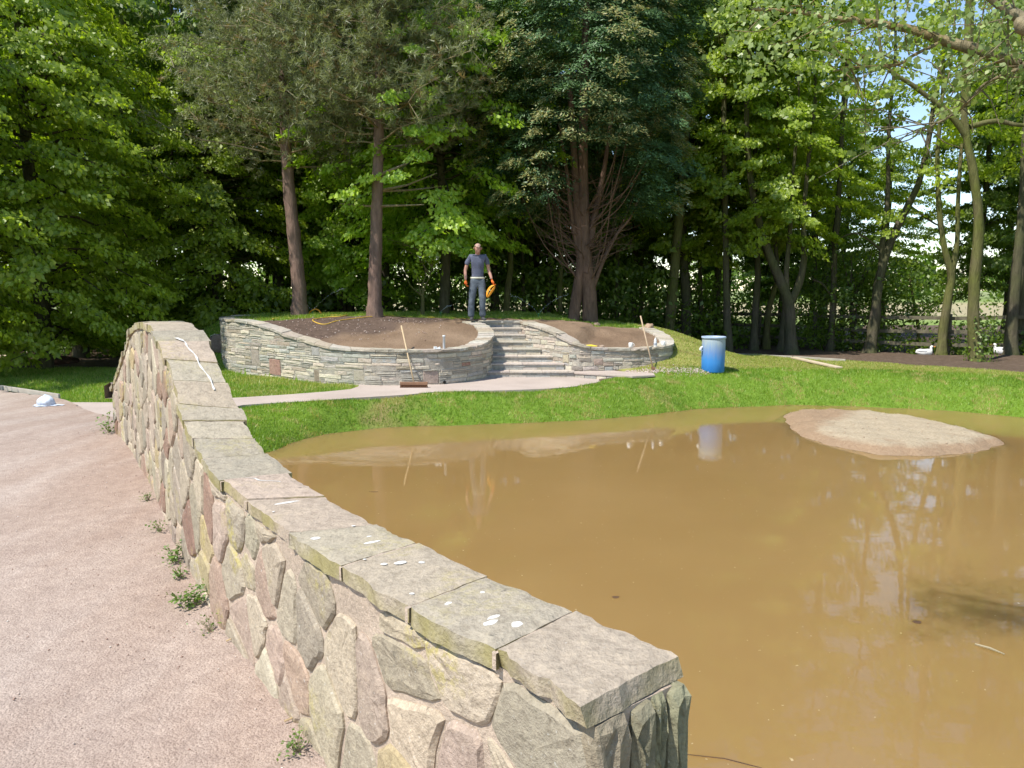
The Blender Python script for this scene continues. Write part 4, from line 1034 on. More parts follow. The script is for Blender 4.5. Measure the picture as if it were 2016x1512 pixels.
# right hand trees: trunks traced, crowns of their own
def right_tree(paths, Y, mat, label, crown=None, name='woodland_tree', group='trees along the fence on the right'):
    b = at(paths[0][0][0][0], paths[0][0][0][1], Y); b.z = hz(b.x, b.y)
    r = empty(name, b, label, 'tree', group)
    mbt = trunk_px(paths, Y, None, b.z); mbt.V = [(v[0] - b.x, v[1] - b.y, v[2] - b.z) for v in mbt.V]
    mbt.build('trunk', mat, r, True)
    if crown:
        me_, dx, dy, dz, s, rz = crown; c = link('crown', me_, r); c.location = (dx, dy, dz); c.scale = (s,) * 3; c.rotation_euler = (0, 0, rz)
    return r
me_r1, Br1 = crown_mesh('crown_leaves', M_MAPLE, 2.6, 12, 2.6, 62, 6, 84, .125, .55, droop=.45)
me_r2, Br2 = crown_mesh('crown_leaves', M_MAPLE, 4.4, 12, 2.4, 18, 5, 52, .125, .55, droop=.35)
right_tree([([(1315, 690), (1325, 560), (1337, 430), (1350, 250), (1355, 50)], 22, 12)], 23.5, M_MOSS, 'slim leaning trunk just right of the cypress, behind the mug wall', (me_r1, .9, .3, 1.4, 1, 0))
right_tree([([(1434, 690), (1430, 560), (1428, 430), (1425, 250), (1430, 50)], 15, 9)], 22.6, M_BARK, 'straight dark trunk rising behind the blue drum', (me_r1, .4, .8, .6, .95, 2.1))
right_tree([([(1484, 688), (1488, 600), (1492, 520), (1486, 400), (1490, 200)], 15, 8)], 23.5, M_BARK, 'thin dark trunk left of the forked trunk', (me_r1, .3, 1.2, 1.0, .9, 4.0))
right_tree([([(1558, 695), (1556, 640), (1553, 595), (1535, 550), (1510, 490), (1490, 420), (1475, 330), (1470, 200)], 25, 10), ([(1554, 600), (1572, 560), (1583, 510), (1582, 440), (1590, 330)], 16, 8), ([(1553, 600), (1548, 540), (1556, 450), (1560, 350)], 12, 7)], 22.2, M_BARK,
           'forked trunk that splits low into a wide V, right of the drum', (me_r1, -.3, .2, .6, 1.0, 5.2))
right_tree([([(1537, 686), (1543, 640), (1546, 590)], 16, 11), ([(1546, 600), (1530, 520), (1525, 400)], 11, 6)], 23.2, M_BARK, 'short dark trunk pressed against the left of the V trunk')
right_tree([([(1508, 680), (1512, 620), (1525, 570), (1538, 540)], 14, 8)], 24.2, M_MOSS, 'bent slim trunk between the thin trunk and the V trunk')
right_tree([([(1592, 668), (1602, 590), (1604, 500), (1600, 400), (1606, 250)], 11, 7)], 27.5, M_BARK, 'thin pale trunk behind, first right of the V trunk', (me_r2, .2, 0, 0, 1, 0))
right_tree([([(1614, 672), (1620, 600), (1628, 530), (1648, 440), (1655, 300)], 19, 10)], 26.5, M_BARK, 'dark trunk with curved top, second right of the V trunk', (me_r2, .6, .3, -.6, 1, 1))
right_tree([([(1634, 688), (1640, 600), (1644, 480), (1652, 380), (1660, 200)], 13, 8), ([(1642, 590), (1620, 560), (1600, 550)], 5, 3)], 23.4, M_BARK, 'slim trunk with a low side twig, third right of the V trunk', (me_r2, .4, .2, .2, .95, 2))
right_tree([([(1712, 692), (1722, 630), (1730, 560), (1748, 490), (1780, 420), (1815, 340), (1840, 200)], 22, 9), ([(1732, 560), (1737, 480), (1748, 380), (1750, 250)], 12, 7), ([(1745, 500), (1690, 460), (1650, 470)], 5, 2), ([(1790, 405), (1840, 440), (1860, 445)], 5, 2)], 22.6, M_BARK,
           'dark trunk leaning right with a limb and twigs, midway along the fence', (me_r2, 1.0, .2, -1.0, 1.05, 3))
right_tree([([(1806, 690), (1808, 650), (1800, 600), (1790, 540)], 8, 4)], 23, M_MOSS, 'thin sapling stem beside the left white duck')
right_tree([([(1853, 702), (1858, 640), (1868, 580), (1873, 540), (1860, 490), (1850, 420), (1846, 300)], 19, 9), ([(1873, 545), (1884, 480), (1886, 400), (1892, 300)], 11, 7)], 21.2, M_MOSS,
           'yellowish trunk with a narrow fork, between the two white ducks', (me_r2, .5, .8, 1.2, .85, 4))
right_tree([([(1922, 724), (1917, 650), (1918, 560), (1927, 450), (1918, 350), (1903, 270), (1898, 200)], 25, 15), ([(1903, 270), (1870, 225), (1800, 170), (1740, 120)], 12, 5), ([(1908, 250), (1960, 238), (2030, 240)], 11, 6), ([(1900, 210), (1905, 100), (1910, -60)], 18, 9)], 17.9, M_MOSS,
           'thickest grey trunk on the right with ivy on its foot', (me_r2, .3, 1.8, 1.0, .95, 5))
ivyC = at(1925, 700, 17.8)
right_tree([([(1988, 712), (1993, 620), (2002, 520), (2014, 400), (2020, 250)], 24, 15)], 19.7, M_BARK, 'dark trunk at the right edge of the view', (me_r2, .6, .6, .0, 1.0, 6))
right_tree([([(2012, 715), (2013, 600), (2018, 450)], 18, 12)], 20.3, M_BARK, 'last dark trunk, cut by the right edge', (me_r2, 1.4, 1.0, 1.5, .9, 1))
# ivy on the thick trunk
K = 420; an = NR.rand(K) * 2 * PI; hh = NR.rand(K) ** 1.3 * 1.6; b = at(1921, 724, 17.9); rr = .24 + .12 * NR.rand(K) * (1.4 - hh / 1.6)
Cc = np.stack([b.x + .08 + np.cos(an) * rr, b.y + np.sin(an) * rr, b.z + hh], 1); Nn = np.stack([np.cos(an), np.sin(an), .4 + 0 * an], 1) + NR.randn(K, 3) * .3
V, F, t = leaves(Cc, Nn, NR.randn(K, 3) + np.array([[0, 0, -1.]]), .07, .8)
me = np_mesh('ivy', V, F, {'tint': t}); me.materials.append(M_OAK); tag(link('ivy', me), 'ivy growing round the foot of the thickest trunk on the right', 'ivy')
# trunks near the middle
right_tree([([(996, 640), (999, 580), (1005, 520), (1001, 470), (985, 400), (980, 300)], 14, 8), ([(1004, 500), (1020, 440), (1030, 380)], 9, 6)], 22.4, M_MOSS, 'sunlit mossy forked trunk just right of the man', None, group='slim trunks behind the steps')
right_tree([([(1101, 645), (1102, 560), (1104, 480), (1100, 380)], 13, 9)], 23.4, M_MOSS, 'mossy trunk just left of the cypress trunk', None, group='slim trunks behind the steps')
for i, (px_, w, Y_) in enumerate([(300, 12, 24.5), (318, 9, 26), (345, 13, 23.8), (392, 10, 25), (430, 9, 27), (470, 12, 24.8), (520, 9, 26.5), (632, 10, 25), (662, 9, 27.5), (690, 12, 24.6), (770, 10, 26), (1032, 9, 25), (1050, 8, 27), (1075, 10, 25.4), (1215, 11, 25), (1262, 9, 26.4), (1380, 10, 26)]):
    yb = 570 + 1.88 * 1500 / Y_; lean = rnd.uniform(-14, 14)
    right_tree([([(px_, yb), (px_ + lean * .3, yb - 90), (px_ + lean, yb - 220), (px_ + lean * .6, yb - 420)], w, w * .6)], Y_, M_BARK if i % 3 else M_MOSS,
               f'slim shaded trunk number {i+1} in the dark wood'.replace(f'number {i+1} ', '') + f', {["at the edge of the left maples","behind the left maples boughs","between the maples and the parapet hump","above the parapet hump","right of the parapet hump","above the left end of the long wall","left of the first pine","right of the first pine","midway between the pines","just left of the second pine","right of the second pine","first right of the mossy forked trunk","second right of the mossy forked trunk","third right of the mossy forked trunk","first right of the cypress trunk","second right of the cypress trunk","left of the blue drum"][i]}', None, group='slim trunks in the dark wood')

# small young tree on the mound
yb_ = at(832, 616, 19.2); yb_.z = hz(yb_.x, 19.2)
yt = empty('young_tree', yb_, 'small young tree with forked pale stem and arching twigs behind the soil bed', 'tree')
mb = MB()
def yt_(path, a, b_, n=6):
    pp = spline([at(x, y, 19.2) - yb_ for x, y in path], 4); mb.tube(pp, [a + (b_ - a) * i / (len(pp) - 1) for i in range(len(pp))], n, False)
yt_([(832, 622), (832, 600), (832, 582)], .055, .045, 8)
for p in ([(832, 584), (822, 575), (808, 562), (800, 545), (798, 530)], [(832, 584), (826, 570), (824, 550), (815, 535)], [(833, 584), (836, 565), (846, 545), (852, 520), (848, 505)], [(833, 586), (832, 560), (838, 540), (832, 510)],
          [(850, 525), (835, 500), (810, 486), (775, 480)], [(850, 525), (828, 498), (800, 482), (762, 470)], [(846, 540), (820, 505), (790, 488)]): yt_(p, .026, .007, 5)
mb.build('trunk', M_MOSS, yt, True)
C = np.array([tuple(at(x, y, 19.2 + rnd.uniform(-.3, .3)) - yb_) for x, y in [(815, 520), (830, 505), (845, 500), (820, 540), (850, 490), (800, 500), (838, 475), (855, 515), (812, 480), (830, 455)]])
V, F, t = spray_leaves(C, NR.randn(len(C), 3) * [[1, 1, .1]], .3, 45, .10, flat=.7); me = np_mesh('foliage', V, F, {'tint': t}); me.materials.append(M_LIME); link('crown', me, yt)

# poplar reaching in from the right, near
_at = at
def at(px, py, Y): return _at(px, py, Y * .82)
pop = empty('poplar_tree', (5.1, 4.2, .45), 'near poplar reaching pale leafy limbs and bare twigs in from the upper right', 'tree'); pb = Vector((5.1, 4.2, .45))
mb = MB()
def pl(path, a, b_, n=7):
    pp = spline([Vector(p) - pb for p in path], 5); mb.tube(pp, [a + (b_ - a) * i / (len(pp) - 1) for i in range(len(pp))], n, False, .1); return pp
pl([(5.1, 4.2, .2), (5.05, 4.2, 2.0), (5.0, 4.15, 3.2), (5.0, 4.1, 5.5), (4.9, 4.2, 8.5)], .18, .08, 12)
twC = []
lA = pl([(5.03, 4.18, 2.5), at(2140, 165, 4.28), at(2016, 128, 4.34), at(1930, 100, 4.40), at(1860, 80, 4.46), at(1790, 57, 4.53), at(1720, 45, 4.59), at(1660, 38, 4.65), at(1560, 22, 4.77), at(1480, 18, 4.84)], .036, .006, 8)
lB = pl([(5.0, 4.15, 3.0), at(2120, 85, 3.91), at(2016, 38, 3.97), at(1965, 5, 4.03), at(1900, -45, 4.09), at(1780, -90, 4.28)], .034, .012, 9)
lC = pl([at(2060, 120, 4.28), at(2010, 135, 4.28), at(1940, 165, 4.34), at(1895, 212, 4.40), at(1850, 240, 4.46), at(1800, 262, 4.53)], .010, .004, 6)
lD = pl([at(1850, 84, 4.46), at(1800, 108, 4.46), at(1765, 128, 4.46), at(1700, 132, 4.53), at(1640, 140, 4.59)], .009, .003, 6)
for (path) in ([(1895, 212), (1912, 232), (1915, 262)], [(1850, 240), (1740, 255), (1690, 262)], [(1830, 248), (1780, 238), (1740, 232)], [(1815, 256), (1840, 262), (1860, 280), (1895, 292)], [(1812, 258), (1830, 300), (1834, 320)], [(1812, 256), (1790, 275), (1740, 285)],
               [(1700, 132), (1660, 110), (1640, 90)], [(1765, 128), (1800, 138), (1850, 155)], [(1675, 135), (1690, 165), (1700, 195)], [(1790, 108), (1782, 70), (1790, 60)], [(1720, 45), (1680, 70), (1640, 85)], [(1870, 140), (1862, 175), (1858, 190)],
               [(1810, 262), (1770, 250), (1720, 250), (1690, 235)], [(1835, 245), (1790, 262), (1760, 290)], [(1655, 135), (1690, 180), (1640, 235)], [(1560, 22), (1500, 60), (1440, 60)], [(1640, 38), (1560, 80), (1500, 90)]):
    pl([at(x, y, 4.46 + rnd.uniform(-.08, .08)) for x, y in path],   .004, .0018, 4)
for _ in range(70):
    src = rnd.choice([lA, lA, lB, lC, lD]); q = rnd.choice(src[3:]) + pb; L = rnd.uniform(.15, .46)
    dv = Vector((rnd.uniform(-1, .3), rnd.uniform(-.6, .6), rnd.uniform(-.6, .6))); dv.normalize()
    e = q + dv * L; m_ = q.lerp(e, .5) + Vector((0, 0, rnd.uniform(-.02, .06)))
    mb.tube([q - pb, m_ - pb, e - pb], [.0037, .0025, .0012], 4, False)
    if rnd.random() < .85:
        for u in np.linspace(.2, 1, 7): twC.append(tuple(q.lerp(e, u) - pb))
mb.build('trunk', M_PTWIG, pop, True)
for _ in range(560):
    px_ = rnd.uniform(1390, 2050); yy = rnd.gauss(45, 60) + max(0, (px_ - 1700)) * .06
    if yy > 225: continue
    p = at(px_, yy, rnd.uniform(4.1, 5.1)); twC.append(tuple(p - pb))
for _ in range(90):
    p = at(rnd.uniform(1380, 2200), rnd.uniform(-300, 10), rnd.uniform(4.0, 5.2)); twC.append(tuple(p - pb))
C = np.array(twC); K = len(C) * 3; c = np.repeat(C, 3, 0) + NR.randn(K, 3) * .03
V, F, t = leaves(c, NR.randn(K, 3) + np.array([[-.4, -.3, .5]]), NR.randn(K, 3) * .6 + np.array([[0, 0, -1.]]),   .027 * (.7 + .6 * NR.rand(K)), .95)
me = np_mesh('foliage', V, F, {'tint': t}); me.materials.append(M_POPLAR); link('crown', me, pop)
at = _at

# ------------------------------------------------------------------ undergrowth, hedge, far treeline
def bush_mass(name, pts, R_, per, size, mat, seed=1):
    V, F, t = spray_leaves(np.array(pts), NR.randn(len(pts), 3) * [[1, 1, .2]], R_, per, size, flat=.75, droop=.1)
    me = np_mesh(name, V, F, {'tint': t}); me.materials.append(mat); return me
pts = []
for _ in range(900):
    x = rnd.uniform(-24, 7.5); y = rnd.uniform(22.8, 30); pts.append((x, y, .35 + rnd.random() ** 1.4 * (2.6 if x > -7 else 1.7)))
for _ in range(300):
    x = rnd.uniform(-20, -6.5); y = rnd.uniform(20.5, 25); pts.append((x, y, .4 + rnd.random() ** 1.3 * 1.7))
for _ in range(760):
    x = rnd.uniform(-30, 12); y = rnd.uniform(34.5, 37.5) - max(0, min(x, 8)) * .3; pts.append((x, y, .3 + rnd.random() * (4.6 if x < 8 else 2.6)))
tag(link('undergrowth', bush_mass('undergrowth', pts, .7, 42, .16, M_OAK)), 'dark shrubs and saplings filling the foot of the wood', 'undergrowth', None, 'stuff')
pts = []
for _ in range(430):
    t_ = rnd.random(); x = 3.6 + 10.9 * t_; y = 31.6 - 12.2 * t_; pts.append((x + rnd.gauss(0, .35), y + .5 + rnd.gauss(0, .35), .35 + rnd.random() ** 1.5 * (1.6 if t_ < .4 else .8 if t_ < .5 or t_ > .85 else 2.6)))
tag(link('bramble_growth', bush_mass('bramble_growth', pts, .5, 46, .11, M_OAK)), 'sunlit brambles and saplings tangled along the fence line', 'undergrowth', None, 'stuff')
pts = []
for _ in range(70):
    pts.append((rnd.gauss(10.6, .8), rnd.gauss(23.6, .4), .5 + rnd.random() * 3.2))
me = bush_mass('holly', pts, .55, 60, .12, M_OAK)
hb = empty('holly_bush', (10.6, 23.6, .3), 'dense dark evergreen bush behind the fence, left of the forked yellowish trunk', 'bush')
o = link('foliage', me, hb); o.location = (-10.6, -23.6, -.3); mb = MB()
for a in range(5): mb.tube([(0, 0, 0), (rnd.uniform(-.3, .3), rnd.uniform(-.2, .2), 1.4), (rnd.uniform(-.7, .7), rnd.uniform(-.4, .4), 3)], [.05, .035, .012], 6, False)
mb.build('stem', M_BARK, hb)
pts = []
for i in range(330):
    x = -170 + 340 * i / 329 + rnd.uniform(-1, 1); pts.append((x, 170 + 14 * math.sin(i * .3) + rnd.uniform(-4, 4), rnd.uniform(.5, 8) + 1.6 * math.sin(i * .21)))
tag(link('far_hedgerow', bush_mass('far_hedgerow', pts, 4.2, 60, 1.3, M_OAK)), 'hazy hedgerow of trees on the far side of the crop field', 'hedgerow', None, 'stuff')

# fence
fence = empty('field_fence', (9, 25.2, .3), 'weathered post and rail fence running between the wood and the field', 'fence')
fo = Vector(fence.location); M_FENCE = simple('weathered_timber', (.13, .115, .075), .85, .3, 9, .01)
FA = Vector((3.2, 31.9, 0)); FB = Vector((16.2, 17.0, 0)); Lf = (FB - FA).length; nP = 10
rz_ = math.atan2((FB - FA).y, (FB - FA).x)
for i in range(nP + 1):
    p = FA.lerp(FB, i / nP); z = hz(p.x, p.y)
    m_ = Matrix.Rotation(rz_, 3, 'Z')
    MB().box(p + Vector((0, 0, z + .55)) - fo, (.10, .10, 1.25), m_).build('post', M_FENCE, fence)
    if i < nP:
        q = FA.lerp(FB, (i + 1) / nP); zq = hz(q.x, q.y)
        for h in (1.05, .66, .3):
            a_ = p + Vector((0, 0, z + h + rnd.uniform(-.02, .02))) - fo; b_ = q + Vector((0, 0, zq + h + rnd.uniform(-.02, .02))) - fo; d = b_ - a_
            off = Vector((-math.sin(rz_), math.cos(rz_), 0)) * -.07
            R3 = Matrix.Rotation(rz_, 3, 'Z') @ Matrix.Rotation(-math.atan2(d.z, math.hypot(d.x, d.y)), 3, 'Y')
            MB().box((a_ + b_) / 2 + off, (d.length - .01, .035, .10), R3).build('rail', M_FENCE, fence)

# ------------------------------------------------------------------ grass blades
def blades(name, n, box, test, hgt, wid, tintf, label, lean=.35):
    x = box[0] + (box[1] - box[0]) * NR.rand(n); y = box[2] + (box[3] - box[2]) * NR.rand(n)
    k = test(x, y); x = x[k]; y = y[k]; z = hfun(x, y); K = len(x)
    a = NR.rand(K) * 2 * PI; h = hgt * (.5 + .8 * NR.rand(K)); w = wid * (.7 + .6 * NR.rand(K))
    dx = np.cos(a) * w; dy = np.sin(a) * w; lx = NR.randn(K) * lean * h; ly = NR.randn(K) * lean * h
    V = np.stack([np.stack([x - dx, y - dy, z - .004], 1), np.stack([x + dx, y + dy, z - .004], 1), np.stack([x + lx, y + ly, z + h], 1)], 1).reshape(-1, 3)
    me = np_mesh(name, V, np.arange(3 * K).reshape(K, 3), {'tint': tintf(x, y, K)}); me.materials.append(M_GRASS)
    return tag(link(name, me), label, 'grass', None, 'stuff')
def nz2(x, y, f, s=0): return np.array([noise.noise(Vector((a * f + s, b * f, s))) for a, b in zip(x, y)])
def path_sd(x, y): return poly_sd(np.stack([x, y], 1), PATHP)
def t_bank(x, y):
    P = np.stack([x, y], 1); dp = poly_sd(P, POND); r = (dp > -.02) & (dp < 1.6) & (path_sd(x, y) > .0) & (x > -4.6) & (y > 8.9)
    r &= line_near(P, [p[:3] for p in PARA])[0] > .35
    return r & (poly_sd(P, MOUND) > .2) & ~((x > 1.2) & (x < 2.95) & (y > 14.7))
DRY = [(.95, 13.2, .5, .25), (2.5, 13.9, .16, .5), (2.9, 13.5, .14, .4), (5.6, 15.0, .15, .5), (5.2, 14.8, .14, .5), (-1.1, 12.7, .2, .15), (7.6, 14.0, .3, .25), (1.4, 12.9, .25, .25), (-2.0, 12.6, .25, .2), (4.2, 14.5, .12, .5), (6.6, 14.2, .2, .35), (8.6, 13.6, .3, .3), (.2, 12.6, .3, .12)]
def tint_bank(x, y, K):
    n = nz2(x, y, 1.1); n2 = nz2(x, y, 5, 3); t = .5 + .55 * n + .25 * n2 + (NR.rand(K) - .5) * .5; t = np.clip(t, 0, 1)
    dr = np.zeros(K)
    for cx0, cy0, rx, ry in DRY: dr = np.maximum(dr, 1 - np.hypot((x - cx0) / rx, (y - cy0) / ry))
    dr = dr + .35 * n2
    return np.where((dr > .1) & (NR.rand(K) < .85), 2.3, np.where(NR.rand(K) < .07 + .10 * (n2 > .25), 2.0, t))
blades('bank_grass', 330000, (-4.5, 12, 8.9, 16.2), t_bank, .042, .0055, tint_bank, 'lush bright green grass covering the sloping bank of the pond')
def t_left(x, y):
    return (zones(x, y) == 1) & (x < -2.6) & (y > 10.5) & (path_sd(x, y) > .02) & (poly_sd(np.stack([x, y], 1), gpn) > .05) & (poly_sd(np.stack([x, y], 1), MOUND) > .17)
blades('lawn_grass', 90000, (-11.5, -2.6, 12, 18), t_left, .05, .006, lambda x, y, K: np.where(NR.rand(K) < .2 + .5 * sm((x + 6) / 1.0) * (nz2(x, y, 1.4) > -.15), 2.1, NR.rand(K) * .8), 'short mown grass of the left lawn beside the path')
def t_right(x, y): return (zones(x, y) == 2) & (poly_sd(np.stack([x, y], 1), MOUND) > .17)
blades('turf_grass', 150000, (2.5, 11.5, 14.4, 21), t_right, .032, .006, lambda x, y, K: np.where(NR.rand(K) < .62, 2.0 + .4 * NR.rand(K), NR.rand(K)), 'newly laid yellowing turf on the right of the mound')
def t_mound(x, y):
    return (zones(x, y) == 1) & (y > 16.4) & ((x < 3.2)) & (x > -10)
blades('mound_grass', 90000, (-10, 3.3, 16.4, 22.5), t_mound, .05, .007, lambda x, y, K: np.where(NR.rand(K) < .22, 2.1, NR.rand(K)), 'short green grass on top of the mound behind the beds')

# loose pebbles on the drive
K = 15000; x = -5.5 + 6 * NR.rand(K); y = .9 + 9.5 * NR.rand(K) ** 1.25
pln = np.array([PL.p(s) for s in np.linspace(-1, PL.S, 60)]); xw = np.interp(y, pln[:, 1], pln[:, 0]); k = x < xw - .03
near = np.exp(-(xw - x) / .5); k &= (NR.rand(K) < .25 + .75 * near); x = x[k]; y = y[k]; K = len(x); z = zgr(x, y); s = .0028 + .0055 * NR.rand(K) ** 3 
base_ = np.array([(1, 0, 0), (-.5, .87, 0), (-.5, -.87, 0), (0, 0, .9), (0, 0, -.6)]); V = []
th = NR.rand(K) * 6.28; ca, sa_ = np.cos(th), np.sin(th)
V = np.stack([np.stack([x + s * (b0[0] * ca - b0[1] * sa_), y + s * (b0[0] * sa_ + b0[1] * ca) * .8, z + s * .35 + s * b0[2] * .7], 1) for b0 in base_], 1).reshape(-1, 3)
F0 = np.array([(0, 1, 3), (1, 2, 3), (2, 0, 3), (1, 0, 4), (2, 1, 4), (0, 2, 4)]); F = (F0[None] + (np.arange(K) * 5)[:, None, None]).reshape(-1, 3)
me = np_mesh('pebbles', V, F, {'tint': np.repeat(NR.rand(K), 6)})
t = NT('pebble'); t.bsdf(t.ramp(t.attr('tint').outputs['Fac'], [(0, (.27, .17, .13)), (.5, (.42, .30, .24)), (.9, (.52, .44, .38)), (1, (.66, .62, .56))]), .85); me.materials.append(t.m)
tag(link('loose_pebbles', me), 'loose pink and pale pebbles scattered over the drive', 'gravel', None, 'stuff')

# weeds along the foot of the parapet
WL = [(.35, 'tiny'), (1.75, 'sprawling'), (2.05, 'big'), (2.95, 'small'), (3.3, 'leafy'), (4.0, 'thin'), (4.7, 'low'), (8.05, 'tall')]
wlab = ['tiny dry weed by the parapet foot nearest the viewer', 'small sprawling weed under the reddish stones of the parapet', 'largest leafy green weed at the foot of the parapet', 'small bright weed just beyond the largest one',
        'leafy weed clump beside the yellow stained stone', 'thin weed under the narrow tall stones', 'low weed where the parapet starts to hump', 'tall sprig at the far end of the parapet']
wpx = [(580, 1480), (440, 1240), (405, 1190), (345, 1140), (346, 1105), (338, 1040), (312, 985), (212, 840)]
wsz = [(.10, 60, .010), (.10, 40, .010), (.13, 170, .015), (.09, 70, .012), (.13, 120, .014), (.10, 60, .012), (.08, 50, .012), (.26, 90, .022)]
for (px_, py_), lab, (rr_, n_, ls_) in zip(wpx, wlab, wsz):
    p = atz(px_, py_, .6); s_ = PL.arc(p.x, p.y); q = PL.p(s_, .06); zb = float(zgr(np.array(q[0]), np.array(q[1])))
    r = empty('weed', (q[0], q[1], zb), lab, 'weed', 'weeds along the parapet foot'); mb = MB(); C = []
    for _ in range(10):
        d = Vector((rnd.uniform(-1, .5), rnd.uniform(-1, 1), rnd.uniform(.25, 1.3))).normalized() * rr_ * rnd.uniform(.6, 1.15); mid = d * .5 + Vector((0, 0, .02))
        mb.tube([(0, 0, -.01), mid, d], [.0018, .0014, .0008], 3, False)
        for u in np.linspace(.25, 1, max(3, n_ // 10)): C.append(tuple(d * u + Vector((rnd.gauss(0, 1), rnd.gauss(0, 1), rnd.gauss(0, .8))) * rr_ * .13))
    mb.build('stem', M_TWIG, r); C = np.array(C); K = len(C)
    V, F, t = leaves(C, NR.randn(K, 3) * .5 + [[0, 0, 1]], NR.randn(K, 3), ls_ * (.6 + .8 * NR.rand(K)) * 1.5, .7); me = np_mesh('weed_foliage', V, F, {'tint': t}); me.materials.append(M_WEED); link('foliage', me, r)
# dry twigs and dead leaves at the wall foot
M_STRAW = simple('dry_straw', (.45, .34, .19), .9, .2, 20)
for (px_, py_, lab, L) in ((445, 1262, 'dry straw coloured seed stalk lying on the gravel near the largest weed', .09), (560, 1420, 'thin dead twig leaning on the parapet foot near the viewer', .16)):
    p = atz(px_, py_, .606); mb = MB(); mb.tube([p, p + Vector((L * .5, L * .35, .012)), p + Vector((L * .9, L * .8, .004))], [.004, .002, .0015], 5); mb.tube([p + Vector((L * .4, L * .3, .01)), p + Vector((L * .2, L * .6, .012))], .0015, 4)
    tag(mb.build('dry_stalk', M_STRAW), lab, 'twig')

# things floating on the pond
M_DLEAF = simple('dead_leaf', (.10, .055, .03), .7)
for (px_, py_, lab, w, l) in ((1212, 1175, 'small brown leaf floating alone in mid pond', .012, .028), (1805, 1224, 'tiny dark leaf floating beyond the sunken stick', .014, .03), (735, 968, 'thin dark twig floating near the parapet', .003, .05)):
    p = atz(px_, py_, .004); V = [(p.x + l * math.cos(a), p.y + w * math.sin(a) * 1.6, p.z + .003 * math.cos(2 * a)) for a in np.linspace(0, 2 * PI, 9)[:-1]]; V += [(v[0], v[1], v[2] - .002) for v in V]
    F = [tuple(range(8)), tuple(range(15, 7, -1))] + [(k, k + 8, (k + 1) % 8 + 8, (k + 1) % 8) for k in range(8)]
    tag(link('floating_leaf', mesh('floating_leaf', V, F), None, M_DLEAF), lab, 'leaf' if w > .01 else 'twig')
p = atz(1920, 1268, .01); q = atz(1978, 1288, .012)
tag(MB().tube([p, p.lerp(q, .5) + Vector((0, 0, .006)), q], [.006, .008, .004], 6).build('floating_stick', M_TWIG), 'pale stick floating at the right of the pond', 'stick')
p = atz(1350, 1485, .005); q = atz(1500, 1512, .005)
tag(MB().tube([p, p.lerp(q, .5) + Vector((.01, .02, .0)), q], [.002, .003, .002], 5).build('floating_twig', M_DLEAF), 'long thin twig floating beside the parapet end', 'twig')

# ------------------------------------------------------------------ objects
M_WOOD = simple('pale_broom_wood', (.50, .38, .23), .6, .12, 8)
M_WOOD2 = simple('worn_broom_wood', (.40, .30, .20), .7, .15, 8)
M_BRIST = simple('brown_bristle', (.14, .065, .035), .9, .3, 60, .01)
# broom 1: head on the path, handle leaning on the wall coping
b1 = at(815, 766, 13.75); b1.z = .43
br = empty('broom', b1, 'wide brown yard broom with pale handle leaning on the long wall', 'broom')
hd = Vector((0, 0, .0))
V = []; hw = .25
for z, y0, y1, x in ((.052, -.03, .03, hw), (.098, -.028, .028, hw), (.104, -.02, .02, hw - .01)):
    V += [(-x, y0, z), (x, y0, z), (x, y1, z), (-x, y1, z)]
V = [(a, b_, c) for a, b_, c in V]
link('broom_head', mesh('broom_head', V, [(3, 2, 1, 0), (8, 9, 10, 11)] + [(r * 4 + k, r * 4 + (k + 1) % 4, (r + 1) * 4 + (k + 1) % 4, (r + 1) * 4 + k) for r in (0, 1) for k in range(4)]), br, simple('broom_stock', (.22, .12, .07), .7))
mb = MB()
for i in range(46):
    for j in range(4):
        x = -hw + .01 + (2 * hw - .02) * i / 45; y = -.022 + .0147 * j; mb.tube([(x, y, .052), (x * 1.03 + rnd.uniform(-.004, .004), y * 1.25 + rnd.uniform(-.004, .004), .0)], .0045, 4, False)
mb.build('bristles', M_BRIST, br)
top = at(790, 641, 14.35); mb = MB(); mb.tube([(0, .0, .10), Vector(top) - b1], [.0145, .0135], 10); mb.build('handle', M_WOOD, br, True)
# broom 2: pole standing against the right wall
b2 = at(1285, 735, 15.45); b2.z = hz(b2.x, b2.y); top = at(1261, 622, 15.95)
br = empty('broom', b2, 'second broom pole leaning on the shorter wall between the two mugs', 'broom')
MB().tube([(0, 0, .06), Vector(top) - b2], [.0155, .0145], 10).build('handle', M_WOOD2, br, True)
V = [(x, y, z) for z in (.03, .075) for x, y in ((-.02, -.10), (.03, -.10), (.03, .10), (-.02, .10))]
link('broom_head', mesh('broom_head', V, [(3, 2, 1, 0), (4, 5, 6, 7)] + [(k, (k + 1) % 4, (k + 1) % 4 + 4, k + 4) for k in range(4)]), br, MATS['broom_stock'])

# drum
db = at(1403, 735, 15.55); db.z = hz(db.x, db.y) - .02
drum = empty('plastic_drum', db, 'open blue plastic drum, faded white at the top, standing on the bank', 'drum')
t = NT('faded_blue_plastic'); co = t.coord(); sx = t.n('SeparateXYZ'); t.l(co, sx.inputs[0])
nn_ = t.noise(co, 5, 4, .6); mp = t.n('Mapping'); mp.inputs['Scale'].default_value = (8, 8, .9); t.l(co, mp.inputs[0]); n3 = t.noise(mp.outputs[0], 3, 5, .7)
hgt_ = t.math('ADD', sx.outputs[2], t.math('MULTIPLY', n3, .30))
c = t.ramp(t.mapr(hgt_, .22, .92), [(0, (.03, .20, .56)), (.28, (.05, .24, .58)), (.5, (.15, .265, .50)), (.75, (.29, .37, .43)), (1, (.40, .43, .40))])
t.bsdf(c, .45, nn_, .004, .4); M_DRUM = t.m
Rr = .236; Hh = .73
